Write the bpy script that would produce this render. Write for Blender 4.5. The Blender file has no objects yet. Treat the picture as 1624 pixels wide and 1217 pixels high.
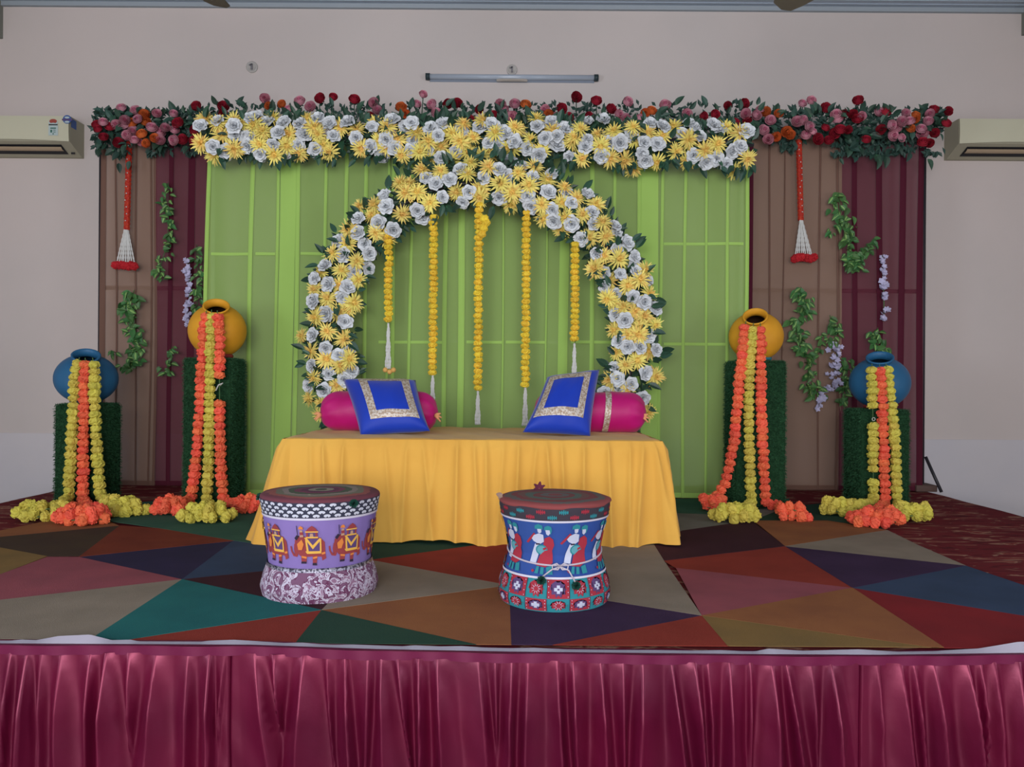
import bpy, bmesh, math, random
from mathutils import Vector, Matrix, Quaternion
from math import sin, cos, pi, radians, sqrt
R = random.Random(7)
C = bpy.context.scene.collection
S = bpy.context.scene

# ------------------------------------------------------------ camera, world, lights, exposure
F = 1219.0; CX = 812.0; CY = 608.5; EYE = 1.4; STAGE = 0.6; ROLL = radians(0.4)
cam_d = bpy.data.cameras.new('camera'); cam = bpy.data.objects.new('camera', cam_d); C.objects.link(cam)
cam_d.sensor_width = 36; cam_d.lens = F/1624*36; cam_d.clip_start = 0.05; cam_d.clip_end = 60
cam.matrix_world = Matrix.Translation((0, 0, EYE)) @ Matrix.Rotation(pi/2, 4, 'X') @ Matrix.Rotation(ROLL, 4, 'Z')
S.camera = cam
w = bpy.data.worlds.new('world'); S.world = w; w.use_nodes = True
w.node_tree.nodes['Background'].inputs[0].default_value = (0.75, 0.85, 1.0, 1)
w.node_tree.nodes['Background'].inputs[1].default_value = 0.6
def area(name, loc, rot, sx, sy, power, col, spread=180):
    l = bpy.data.lights.new(name, 'AREA'); l.shape = 'RECTANGLE'; l.size = sx; l.size_y = sy
    l.energy = power; l.color = col; l.spread = radians(spread)
    o = bpy.data.objects.new(name, l); C.objects.link(o); o.location = loc; o.rotation_euler = rot
    return o
# daylight entering by the openings in the wall behind the camera and by the side windows
area('daylight_doorway', (-0.6, -4.3, 2.1), (radians(90), 0, 0), 4.2, 2.2, 150, (1.0, 0.97, 0.96))
area('daylight_window_left', (-4.93, -0.4, 1.9), (radians(90), 0, radians(-90)), 2.6, 1.6, 42, (0.80, 0.89, 1.0))
area('daylight_window_right', (4.93, -0.4, 1.9), (radians(90), 0, radians(90)), 2.6, 1.6, 36, (0.88, 0.92, 1.0))
S.view_settings.view_transform = 'Standard'; S.view_settings.look = 'None'
S.view_settings.gamma = 1; S.view_settings.use_curve_mapping = False
S.view_settings.exposure = 1.42
try:
    S.cycles.max_bounces = 8; S.cycles.transparent_max_bounces = 12
    S.cycles.use_denoising = True
except Exception: pass

# ------------------------------------------------------------ picking points by ray
RT = Vector((cos(ROLL), 0, sin(ROLL))); UP = Vector((-sin(ROLL), 0, cos(ROLL)))
def at(px, py, d):
    return Vector((0, d, EYE)) + RT*((px-CX)/F*d) + UP*((CY-py)/F*d)
def on_floor(px, py, z=STAGE):
    r = at(px, py, 1) - Vector((0, 0, EYE)); t = (z-EYE)/r.z
    return Vector((0, 0, EYE)) + r*t

# ------------------------------------------------------------ materials
def lin(c):
    if isinstance(c, str): c = tuple(int(c[i:i+2], 16) for i in (0, 2, 4))
    return tuple((v/255/12.92 if v/255 <= .04045 else ((v/255+.055)/1.055)**2.4) for v in c) + (1,)
MATS = {}
def mat(name, col, rough=.7, spec=.3, var=0.0, huevar=0.0, noise=None, col2=None, bump=0, bscale=200, metal=0, alpha=1, sheen=0, wave=None, two=False):
    """noise=(scale,detail,lo,hi) blends col to col2; var = brightness change per object"""
    if name in MATS: return MATS[name]
    m = bpy.data.materials.new(name); m.use_nodes = True; MATS[name] = m
    nt = m.node_tree; n = nt.nodes; L = nt.links; b = n['Principled BSDF']
    b.inputs['Roughness'].default_value = rough
    b.inputs['Specular IOR Level'].default_value = spec
    b.inputs['Metallic'].default_value = metal
    if sheen: b.inputs['Sheen Weight'].default_value = sheen
    tc = n.new('ShaderNodeTexCoord')
    src = None
    if noise:
        no = n.new('ShaderNodeTexNoise'); no.inputs['Scale'].default_value = noise[0]; no.inputs['Detail'].default_value = noise[1]
        L.new(tc.outputs['Object'], no.inputs['Vector'])
        cr = n.new('ShaderNodeValToRGB'); cr.color_ramp.elements[0].position = noise[2]; cr.color_ramp.elements[1].position = noise[3]
        cr.color_ramp.elements[0].color = lin(col); cr.color_ramp.elements[1].color = lin(col2 or col)
        L.new(no.outputs['Fac'], cr.inputs['Fac']); src = cr.outputs['Color']
    if var or huevar:
        oi = n.new('ShaderNodeObjectInfo'); hs = n.new('ShaderNodeHueSaturation')
        mr = n.new('ShaderNodeMapRange'); mr.inputs['To Min'].default_value = 1-var; mr.inputs['To Max'].default_value = 1+var
        L.new(oi.outputs['Random'], mr.inputs['Value']); L.new(mr.outputs['Result'], hs.inputs['Value'])
        if huevar:
            m2 = n.new('ShaderNodeMapRange'); m2.inputs['To Min'].default_value = .5-huevar; m2.inputs['To Max'].default_value = .5+huevar
            mm = n.new('ShaderNodeMath'); mm.operation = 'MULTIPLY'; mm.inputs[1].default_value = 7.31
            fr = n.new('ShaderNodeMath'); fr.operation = 'FRACT'
            L.new(oi.outputs['Random'], mm.inputs[0]); L.new(mm.outputs[0], fr.inputs[0]); L.new(fr.outputs[0], m2.inputs['Value'])
            L.new(m2.outputs['Result'], hs.inputs['Hue'])
        if src: L.new(src, hs.inputs['Color'])
        else: hs.inputs['Color'].default_value = lin(col)
        src = hs.outputs['Color']
    if src: L.new(src, b.inputs['Base Color'])
    else: b.inputs['Base Color'].default_value = lin(col)
    if bump:
        bn = n.new('ShaderNodeTexNoise'); bn.inputs['Scale'].default_value = bscale; bn.inputs['Detail'].default_value = 4
        L.new(tc.outputs['Object'], bn.inputs['Vector'])
        bu = n.new('ShaderNodeBump'); bu.inputs['Strength'].default_value = bump; bu.inputs['Distance'].default_value = .005
        L.new(bn.outputs['Fac'], bu.inputs['Height']); L.new(bu.outputs['Normal'], b.inputs['Normal'])
    if alpha < 1:
        b.inputs['Alpha'].default_value = alpha
    return m

# ------------------------------------------------------------ objects
class MB:
    def __init__(s): s.v = []; s.f = []; s.m = []
    def face(s, pts, mi=0):
        i = len(s.v); s.v += [tuple(p) for p in pts]; s.f.append(tuple(range(i, i+len(pts)))); s.m.append(mi)
    def grid(s, fn, nu, nv, mi=0, closeu=False):
        i0 = len(s.v)
        for j in range(nv+1):
            for i in range(nu if closeu else nu+1):
                s.v.append(tuple(fn(i/nu, j/nv)))
        W = nu if closeu else nu+1
        for j in range(nv):
            for i in range(nu):
                a = i0+j*W+i; b2 = i0+j*W+(i+1) % W if closeu else a+1
                c = b2+W; d = a+W
                s.f.append((a, b2, c, d)); s.m.append(mi(i, j) if callable(mi) else mi)
    def box(s, a, b, mi=0):
        x0, y0, z0 = a; x1, y1, z1 = b
        i = len(s.v)
        s.v += [(x0,y0,z0),(x1,y0,z0),(x1,y1,z0),(x0,y1,z0),(x0,y0,z1),(x1,y0,z1),(x1,y1,z1),(x0,y1,z1)]
        for q in ((3,2,1,0),(4,5,6,7),(0,1,5,4),(1,2,6,5),(2,3,7,6),(3,0,4,7)):
            s.f.append(tuple(i+k for k in q)); s.m.append(mi)
    def tube(s, pts, r, n=8, mi=0, cap=True):
        pts = [Vector(p) for p in pts]; i0 = len(s.v); N = len(pts)
        prev = None
        for k, p in enumerate(pts):
            t = (pts[min(k+1, N-1)]-pts[max(k-1, 0)]).normalized()
            if prev is None:
                a = Vector((0, 0, 1)) if abs(t.z) < .9 else Vector((1, 0, 0))
                u = t.cross(a).normalized()
            else: u = (prev - t*prev.dot(t)).normalized()
            prev = u; v = t.cross(u); rr = r[k] if isinstance(r, (list, tuple)) else r
            for q in range(n):
                s.v.append(tuple(p + (u*cos(2*pi*q/n)+v*sin(2*pi*q/n))*rr))
        for k in range(N-1):
            for q in range(n):
                a = i0+k*n+q; b2 = i0+k*n+(q+1) % n
                s.f.append((a, b2, b2+n, a+n)); s.m.append(mi)
        if cap:
            s.f.append(tuple(i0+q for q in range(n))[::-1]); s.m.append(mi)
            s.f.append(tuple(i0+(N-1)*n+q for q in range(n))); s.m.append(mi)
    def lathe(s, prof, n=48, mi=0, mod=None):
        def fn(u, v):
            k = int(round(v*(len(prof)-1))); r, z = prof[k]; a = 2*pi*u
            rr = r*(1+(mod(a, z) if mod else 0))
            return (rr*cos(a), rr*sin(a), z)
        s.grid(fn, n, len(prof)-1, mi, closeu=True)
    def mesh(s, name, mats, smooth=False):
        me = bpy.data.meshes.new(name); me.from_pydata(s.v, [], s.f)
        for m in (mats if isinstance(mats, (list, tuple)) else [mats]): me.materials.append(m)
        me.polygons.foreach_set('material_index', s.m)
        if smooth: me.polygons.foreach_set('use_smooth', [True]*len(s.f))
        me.update(); return me
def bevelled(me, w, seg=2):
    bm = bmesh.new(); bm.from_mesh(me)
    bmesh.ops.remove_doubles(bm, verts=bm.verts, dist=1e-5)
    bmesh.ops.bevel(bm, geom=bm.edges[:], offset=w, segments=seg, affect='EDGES', profile=.5)
    bm.to_mesh(me); bm.free(); me.polygons.foreach_set('use_smooth', [True]*len(me.polygons)); return me
def thing(name, label, cat, loc, group=None):
    o = bpy.data.objects.new(name, None); o.empty_display_size = .1; C.objects.link(o); o.location = loc
    o['label'] = label; o['category'] = cat
    if group: o['group'] = group
    return o
def base(o):
    v = Vector((0, 0, 0))
    while o: v = v + o.location; o = o.parent
    return v
def part(name, me, parent, loc=(0, 0, 0), rot=None, sc=1, label=None, kind=None):
    """loc in world coordinates (parents are never rotated)"""
    o = bpy.data.objects.new(name, me); C.objects.link(o); o.parent = parent
    o.location = Vector(loc) - base(parent)
    if rot is not None:
        if isinstance(rot, Quaternion): o.rotation_mode = 'QUATERNION'; o.rotation_quaternion = rot
        else: o.rotation_euler = rot
    o.scale = (sc, sc, sc) if not isinstance(sc, (tuple, list)) else sc
    if label: o['label'] = label
    if kind: o['kind'] = kind
    return o
def solo(name, me, label, cat, group=None, loc=(0, 0, 0)):
    o = bpy.data.objects.new(name, me); C.objects.link(o); o.location = loc
    o['label'] = label; o['category'] = cat
    if group: o['group'] = group
    return o
def struct(name, me, parent=None):
    o = bpy.data.objects.new(name, me); C.objects.link(o)
    if parent: o.parent = parent
    else: o['kind'] = 'structure'
    return o
def face_dir(d, spin=0):
    return Vector(d).normalized().to_track_quat('Z', 'Y') @ Quaternion((0, 0, 1), spin)

# ------------------------------------------------------------ room
WY = 6.25; CEIL = 4.47; RX = 5.0; FY = -4.5
m_wall = mat('wall_paint', 'ccc1bd', .85, .15, noise=(0.7, 4, .35, .7), col2='c3bbb8', bump=.05, bscale=60)
m_dado = mat('dado_paint', 'cbc6c9', .8, .2, noise=(1.3, 5, .35, .75), col2='c1bfc6', bump=.05, bscale=60)
m_floor = mat('terrazzo', '8c857c', .5, .3, noise=(30, 6, .4, .6), col2='7a736a')
m_ceil = mat('pvc_ceiling', 'a3b0bf', .45, .35)
m_ceil2 = mat('pvc_ceiling_dark', '8794a5', .45, .35)
def wallbox(name, a, b, m):
    q = MB(); q.box(a, b); return struct(name, q.mesh(name, m))
wallbox('floor', (-RX, FY, -.1), (RX, WY, 0), m_floor)
wallbox('wall_back', (-RX-.2, WY, 0), (RX+.2, WY+.2, CEIL), m_wall)
def holed(name, axis, pos, thick, lo, hi, holes, m):
    """wall with rectangular openings; holes = (a0,a1,z0,z1)"""
    q = MB(); xs = sorted({lo, hi, *[h[0] for h in holes], *[h[1] for h in holes]}); zs = sorted({0, CEIL, *[h[2] for h in holes], *[h[3] for h in holes]})
    for i in range(len(xs)-1):
        for j in range(len(zs)-1):
            cx, cz = (xs[i]+xs[i+1])/2, (zs[j]+zs[j+1])/2
            if any(h[0] < cx < h[1] and h[2] < cz < h[3] for h in holes): continue
            if axis == 'x': q.box((pos, xs[i], zs[j]), (pos+thick, xs[i+1], zs[j+1]))
            else: q.box((xs[i], pos, zs[j]), (xs[i+1], pos+thick, zs[j+1]))
    return struct(name, q.mesh(name, m))
holed('wall_left', 'x', -RX-.2, .2, FY, WY, [(-1.7, .9, 1.1, 2.7)], m_wall)
holed('wall_right', 'x', RX, .2, FY, WY, [(-1.7, .9, 1.1, 2.7)], m_wall)
holed('wall_front', 'y', FY-.2, .2, -RX-.2, RX+.2, [(-2.7, 1.5, 0, 3.2)], m_wall)
m_frame = mat('window_frame', '6d5a48', .5)
m_glass = mat('window_glass', 'e8f0f4', .05, .5, alpha=.15)
for n_, xx in ((1, -RX-.12), (2, RX+.08)):
    q = MB(); 
    for a_, b_ in (((-1.7, 1.1), (.9, 1.16)), ((-1.7, 2.64), (.9, 2.7)), ((-1.7, 1.1), (-1.64, 2.7)), ((.84, 1.1), (.9, 2.7)), ((-.43, 1.1), (-.37, 2.7))):
        q.box((xx, a_[0], a_[1]), (xx+.05, b_[0], b_[1]))
    wf = struct('window_%d' % n_, q.mesh('window_frame', m_frame))
    for y0, y1 in ((-1.64, -.43), (-.37, .84)):
        q = MB(); q.box((xx+.02, y0, 1.16), (xx+.026, y1, 2.64)); struct('pane', q.mesh('pane', m_glass), wf)
# ceiling with long PVC strips
q = MB(); q.box((-RX-.2, FY-.2, CEIL+.02), (RX+.2, WY+.2, CEIL+.15)); ceil = struct('ceiling', q.mesh('ceiling', m_ceil2))
q = MB(); q.box((-RX, 0, 0), (RX, .17, .018)); q.box((-RX, .055, -.006), (RX, .065, 0)); q.box((-RX, .115, -.006), (RX, .125, 0)); strip = q.mesh('panel', m_ceil)
yy = WY-.2
while yy > FY:
    o = struct('panel', strip, ceil); o.location = (0, yy, CEIL); yy -= .2
# cornice, the two down-stand boxes, dado
q = MB(); q.box((-RX, WY-.03, CEIL-.035), (RX, WY, CEIL)); struct('trim_1', q.mesh('trim_1', mat('cornice', '9aa3ab', .6)))
m_box = mat('duct_box_paint', '7e8078', .7)
pl = at(3.5, 61, WY-.01); pr = at(1621, 56, WY-.01)
q = MB(); q.box((-RX, 5.6, pl.z), (pl.x, WY, CEIL)); struct('trim_2', q.mesh('trim_2', m_box))
q = MB(); q.box((pr.x, 5.6, pr.z), (RX, WY, CEIL)); struct('trim_3', q.mesh('trim_3', m_box))
zd = at(1540, 697.5, WY).z
q = MB(); q.box((-RX, WY-.012, 0), (RX, WY, zd)); struct('trim_4', q.mesh('trim_4', m_dado))

# ------------------------------------------------------------ stage platform and carpets
SX0, SX1, SY0, SY1 = -3.3, 3.15, 2.33, 6.12
m_wood = mat('rough_wood', '5a4636', .8, noise=(8, 6, .3, .7), col2='46352a')
st = thing('stage_platform', 'raised wooden stage platform carrying the whole decoration behind a magenta skirt', 'stage', ((SX0+SX1)/2, (SY0+SY1)/2, 0))
q = MB(); q.box((SX0, SY0, STAGE-.06), (SX1, SY1, STAGE-.008)); part('deck', q.mesh('deck', m_wood), st)
for fx in (0.02, .34, .66, .98):
    for fy in (0.02, .5, .98):
        x = SX0+(SX1-SX0)*fx; y = SY0+(SY1-SY0)*fy
        q = MB(); q.box((x-.03, y-.03, 0), (x+.03, y+.03, STAGE-.06)); part('leg', q.mesh('leg', m_wood), st)
# patterned red carpet (worn floral weave)
mr = bpy.data.materials.new('red_floral_carpet'); mr.use_nodes = True
nt = mr.node_tree; n = nt.nodes; L = nt.links; b = n['Principled BSDF']; b.inputs['Roughness'].default_value = .95; b.inputs['Specular IOR Level'].default_value = .1
tc = n.new('ShaderNodeTexCoord'); mp = n.new('ShaderNodeMapping'); mp.inputs['Scale'].default_value = (1.3, 3.6, 1); mp.inputs['Rotation'].default_value = (0, 0, .25)
L.new(tc.outputs['Object'], mp.inputs['Vector'])
n1 = n.new('ShaderNodeTexNoise'); n1.inputs['Scale'].default_value = 2.6; n1.inputs['Detail'].default_value = 7; n1.inputs['Distortion'].default_value = 1.6; L.new(mp.outputs[0], n1.inputs['Vector'])
cr = n.new('ShaderNodeValToRGB'); e = cr.color_ramp.elements
e[0].position = .30; e[0].color = lin('4a1a20'); e[1].position = .47; e[1].color = lin('6e2228')
for p_, c_ in ((.55, '64262a'), (.59, '9a7460'), (.64, '7a2a2c'), (.80, '4c1d22')):
    x_ = e.new(p_); x_.color = lin(c_)
L.new(n1.outputs['Fac'], cr.inputs['Fac']); L.new(cr.outputs['Color'], b.inputs['Base Color'])
q = MB()
def rc(u, v):
    x = SX0-.02+(SX1-SX0+.04)*u; y = SY0+(SY1-SY0)*v
    return (x, y, STAGE-.004+.0025*sin(9*x+3*y)*sin(7*y-2*x))
q.grid(rc, 90, 60)
q.grid(lambda u, v: (SX1+.02+.012*v+.01*sin(20*u), SY0+(SY1-SY0)*u, STAGE-.004-.1*v-.02*v*sin(11*u)), 60, 3)
q.grid(lambda u, v: (SX0-.02-.012*v-.01*sin(20*u), SY0+(SY1-SY0)*u, STAGE-.004-.1*v-.02*v*sin(11*u)), 60, 3)
solo('red_carpet', q.mesh('red_carpet', mr, True), 'worn dark red floral carpet covering the stage boards under the patchwork one', 'carpet')
# patchwork carpet
CP = {}
def cm(n_, c1, c2):
    return mat('carpet_'+n_, c1, .95, .08, noise=(5, 6, .3, .7), col2=c2, bump=.35, bscale=350)
cmats = dict(orange=cm('orange', '94603e', '85543a'), olive=cm('olive', '4b3d30', '443630'), ochre=cm('ochre', '85683f', '77603d'), rust=cm('rust', '7c3c2c', '6d3328'),
  green=cm('green', '3f6150', '35564a'), navy=cm('navy', '36304a', '302c42'), steel=cm('steel', '3c4a62', '364358'), pink=cm('pink', '965058', '864a52'),
  beige=cm('beige', '8f8273', '827668'), teal=cm('teal', '2a6a68', '266060'), maroon=cm('maroon', '43262e', '3c232a'), red=cm('red', '8e3a30', '82352c'),
  purple=cm('purple', '42304a', '3a2a42'), grey=cm('grey', '77756d', '6a6862'), red2=cm('red2', '82282c', '76262a'), dgreen=cm('dgreen', '2f4a3c', '2a4438'))
def z3(l): return [(x/2, 780+y/2) for x, y in l]
def z4(l): return [(812+x/2, 780+y/2) for x, y in l]
patches = [
 ('orange', z3([(-160,160),(60,115),(170,92),(345,98),(380,112),(300,135),(0,150)])), ('olive', z3([(-200,160),(0,148),(380,112),(255,208),(150,210),(0,182)])),
 ('ochre', z3([(-220,165),(0,182),(150,210),(0,268),(-300,380)])), ('rust', z3([(380,112),(500,120),(745,160),(250,212)])),
 ('green', z3([(345,98),(420,40),(620,20),(900,20),(1100,80),(850,175),(740,160),(500,120)])),
 ('navy', z3([(250,212),(740,160),(578,283)])), ('steel', z3([(740,160),(850,175),(1175,222),(578,283)])),
 ('pink', z3([(-300,380),(0,268),(150,212),(250,212),(578,284),(0,350)])),
 ('beige', z3([(-400,400),(0,350),(578,284),(290,475),(0,475)])), ('teal', z3([(578,284),(1020,382),(400,478),(288,475)])),
 ('maroon', z3([(578,283),(1175,222),(1020,382)])), ('red', z3([(1020,382),(938,486),(395,478)])), ('dgreen', z3([(1020,382),(1510,494),(936,488)])),
 ('beige', z3([(1175,222),(1615,303),(1020,382)])), ('red', z3([(1175,222),(1560,168),(1900,170),(1615,303)])),
 ('dgreen', z3([(850,175),(1100,80),(1900,60),(1900,170),(1560,168),(1175,222)])),
 ('orange', z3([(1020,382),(1615,303),(1622,498),(1510,494)])), ('purple', z4([(-9,303),(600,400),(130,497),(-2,498)])),
 ('beige', z4([(-9,303),(276,170),(450,172),(482,224),(602,400)])), ('maroon', z4([(450,172),(540,128),(760,96),(780,108),(866,178),(482,224)])),
 ('red', z4([(482,224),(866,178),(1080,311),(520,247)])), ('pink', z4([(520,247),(1080,311),(602,400)])),
 ('red', z4([(602,400),(690,500),(130,498)])), ('ochre', z4([(602,400),(1360,506),(688,502)])), ('orange', z4([(602,400),(1080,311),(1380,508),(1330,502)])),
 ('red2', z4([(1080,311),(1624,400),(1860,440),(1900,520),(1380,508)])), ('steel', z4([(1440,240),(1900,395),(1860,440),(1624,400),(1080,311)])),
 ('purple', z4([(866,178),(1440,240),(1080,311)])), ('beige', z4([(866,178),(1190,126),(1290,175),(1440,240)])),
 ('orange', z4([(760,96),(1000,96),(1190,126),(866,178)])), ('dgreen', z4([(880,50),(1020,40),(1190,126),(1000,96),(760,96)])),
 ('green', z4([(276,170),(350,60),(510,25),(880,25),(880,50),(620,76),(520,72),(450,172)])), ('grey', z4([(520,72),(620,76),(880,50),(760,96),(540,128),(450,172)])),
]
cp = thing('patchwork_carpet', 'large patchwork carpet of coloured triangles laid across the front of the stage', 'carpet', (0, 3.8, STAGE))
for k, (cn, poly) in enumerate(patches):
    pts = [on_floor(x, min(y, 1034 if x < 812 else 1037)) for x, y in poly]
    pts = [Vector((max(-2.9, min(2.1, p.x)), max(p.y, SY0+.004), 0)) for p in pts]
    bm = bmesh.new(); z0 = STAGE+.001+.0004*(k % 5)
    vs = [bm.verts.new((p.x, p.y, z0+.004)) for p in pts]
    f = bm.faces.new(vs); bm.normal_update()
    if f.normal.z < 0: bmesh.ops.reverse_faces(bm, faces=[f])
    ex = bmesh.ops.extrude_face_region(bm, geom=[f])
    bmesh.ops.translate(bm, verts=[v for v in ex['geom'] if isinstance(v, bmesh.types.BMVert)], vec=(0, 0, .0015))
    me = bpy.data.meshes.new('patch'); bm.to_mesh(me); bm.free(); me.materials.append(cmats[cn]); part('patch', me, cp)

# ------------------------------------------------------------ magenta stage skirt
def interp(tab, x):
    if x <= tab[0][0]: return tab[0][1]
    for (a, b), (c, d) in zip(tab, tab[1:]):
        if x <= c: return b+(d-b)*(x-a)/(c-a)
    return tab[-1][1]
DS = 2.30
band_px = [(0, 1021), (400, 1023), (600, 1030), (812, 1034), (1200, 1038), (1400, 1039), (1624, 1036)]
top_px = [(-300, 1016), (0, 1017), (30, 1013), (55, 1014), (90, 1006), (140, 1003), (175, 1014), (205, 1013), (225, 1018), (300, 1020), (330, 1015), (370, 1013), (450, 1019), (480, 1018), (520, 1022), (560, 1021),
          (640, 1024), (660, 1022), (700, 1024), (735, 1023), (770, 1026), (812, 1027), (850, 1026), (900, 1029), (950, 1030), (1040, 1030), (1100, 1031), (1150, 1030), (1200, 1033), (1225, 1027), (1280, 1031), (1370, 1028), (1420, 1032),
          (1470, 1035), (1500, 1031), (1560, 1027), (1590, 1021), (1624, 1014), (1800, 1010)]
def px_of(x): return CX + x/DS*F
m_satin = mat('magenta_satin', '6c0c34', .40, .5, noise=(3, 5, .35, .75), col2='5a0a2e', metal=.42, bump=.15, bscale=30)
m_satb = mat('magenta_band', '64123a', .55, .3, metal=.2)
m_bind = mat('white_binding', '9a95a2', .85, .1)
sk = thing('stage_skirt', 'pleated magenta satin skirt hanging along the front edge of the stage', 'skirt', (0, DS, 0))
seams = [-3.3, (370-CX)/F*DS-.0, (1366-CX)/F*DS, 3.15]
rs = random.Random(3)
def topz(x): return at(px_of(x), interp(band_px, px_of(x)), DS).z
for a, b_ in zip(seams, seams[1:]):
    # folds: irregular spacing, each with own drift, sharpness and depth
    folds = []; x = a+.02
    while x < b_+.1:
        folds.append((x, rs.uniform(-.05, .11)*(.6 if rs.random() < .7 else 1.4), rs.uniform(.6, 1.25), rs.choice((0.30, .38, .6, .72)))); x += rs.uniform(.034, .092)
    def disp(x, t):
        cs = [f[0]+f[1]*t for f in folds]
        k = 0
        for i in range(len(cs)-1):
            if cs[i] <= x: k = i
        c0, c1 = cs[k], max(cs[k]+.012, cs[k+1] if k+1 < len(cs) else cs[k]+.1)
        u = min(1, max(0, (x-c0)/(c1-c0))); pk = folds[k][3]; am = folds[k][2]
        if u < pk: h = (u/pk)**1.6
        else: h = ((1-u)/(1-pk))**1.6
        return h*am*(.6+.4*min(1, (c1-c0)/.07))
    N = int((b_-a)/.0045); M = 34
    P = MB()
    def fn(u, v):
        x = a+(b_-a)*u; t = v**1.2; zt = topz(x)-.022
        z = zt*(1-t)+.015*t
        amp = .006+.050*min(1, t/.30)**.8
        dx = .006*sin(x*37+z*9)*t
        edge = min(1, u*60, (1-u)*60)
        return (x+dx, DS-.008-amp*disp(x, min(1, t*1.05))*edge+(.012 if u == 0 or u == 1 else 0) - .004*sin(z*40+x*60)*t*.5, z)
    P.grid(fn, N, M)
    pn = part('skirt_panel', P.mesh('skirt_panel', m_satin, True), sk)
P = MB(); P.grid(lambda u, v: (-3.3+6.45*u, DS-.014-.003*sin(u*400)*v-.004*sin(u*90), topz(-3.3+6.45*u)-.028*v), 500, 3)
P.grid(lambda u, v: (-3.3+6.45*u, DS-.014+.05*v, topz(-3.3+6.45*u)), 500, 1)
part('top_band', P.mesh('top_band', m_satb, True), sk)
P = MB()
def bd(u, v):
    x = -3.3+6.45*u; px = px_of(x); z1 = at(px, interp(top_px, px), DS+.02).z; z0 = topz(x)+.001
    return (x, DS-.002+.02*v, z0+max(.0015, (z1-z0)*.8-.001)*v)
P.grid(bd, 700, 2); P.grid(lambda u, v: tuple(Vector(bd(u, 1))+Vector((0, .012*v, -.006*v))), 700, 1)
part('binding', P.mesh('binding', m_bind, True), sk, label='white cloth binding peeping above the magenta band')

# ------------------------------------------------------------ backdrop frame, sheer curtains
m_pole = mat('dark_steel_pole', '2c2a30', .5, .4)
m_white_pole = mat('white_steel_pole', 'e2e8d8', .4, .4)
CS = 5.85; CG = 5.40
fr = thing('backdrop_frame', 'dark steel pipe frame holding up the brown and maroon side curtains', 'frame', (0, CS+.09, STAGE))
zt = at(812, 215, CS).z
def pole(pts, r, m, name='pole', par=fr, **k):
    q = MB(); q.tube(pts, r, 10); return part(name, q.mesh(name, m, True), par, **k)
xr = at(1463, 500, CS+.09).x; xl = at(160, 500, CS+.09).x
pole([(xr, CS+.09, STAGE+.02), (xr, CS+.09, zt)], .02, m_pole); pole([(xl, CS+.09, STAGE+.02), (xl, CS+.09, zt)], .02, m_pole)
pole([(xl, CS+.09, zt), (xr, CS+.09, zt)], .02, m_pole, 'top_rail')
zr = at(1400, 462, CS+.09).z; zl = at(200, 457, CS+.09).z
pole([(xl, CS+.09, zl), (at(330, 500, CS).x, CS+.09, zl)], .017, m_pole, 'cross_rail'); pole([(at(1186, 500, CS).x, CS+.09, zr), (xr, CS+.09, zr)], .017, m_pole, 'cross_rail')
for px in (330, 1188):
    x = at(px, 500, CS+.09).x; pole([(x, CS+.09, STAGE), (x, CS+.09, zt)], .02, m_pole)
pole([(xr, CS+.03, STAGE+.26), (xr+.05, CS-.1, STAGE+.01)], .012, m_pole, 'brace'); pole([(xl, CS+.03, STAGE+.26), (xl-.05, CS-.1, STAGE+.01)], .012, m_pole, 'brace')
for x in (xl, xr):
    q = MB(); q.box((x-.1, CS-.03, STAGE), (x+.06, CS+.13, STAGE+.05)); part('foot_block', bevelled(q.mesh('foot_block', mat('foot_wood', '5d4a44', .8)), .006), fr, label='wooden foot block')
fg = thing('centre_frame', 'white pipe frame faintly visible through the sheer green curtain', 'frame', (0, CG+.05, STAGE))
zg = at(812, 225, CG).z
xgl = at(326, 500, CG).x; xgr = at(1184, 500, CG).x
for x in (xgl+.03, xgr-.03): pole([(x, CG+.05, STAGE), (x, CG+.05, zg)], .016, m_white_pole, 'pole', fg)
pole([(xgl, CG+.05, zg), (xgr, CG+.05, zg)], .016, m_white_pole, 'top_rail', fg)
z1 = at(370, 403, CG+.04).z; z2 = at(1120, 387, CG+.04).z; z3_ = at(812, 543, CG+.04).z
pole([(xgl, CG+.035, z1), (at(700, 400, CG).x, CG+.035, z1)], .012, m_white_pole, 'cross_rail', fg)
pole([(at(1000, 400, CG).x, CG+.035, z2), (xgr, CG+.035, z2)], .012, m_white_pole, 'cross_rail', fg)
pole([(at(600, 500, CG).x, CG+.035, z3_), (xgr, CG+.035, z3_)], .012, m_white_pole, 'cross_rail', fg)

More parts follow.
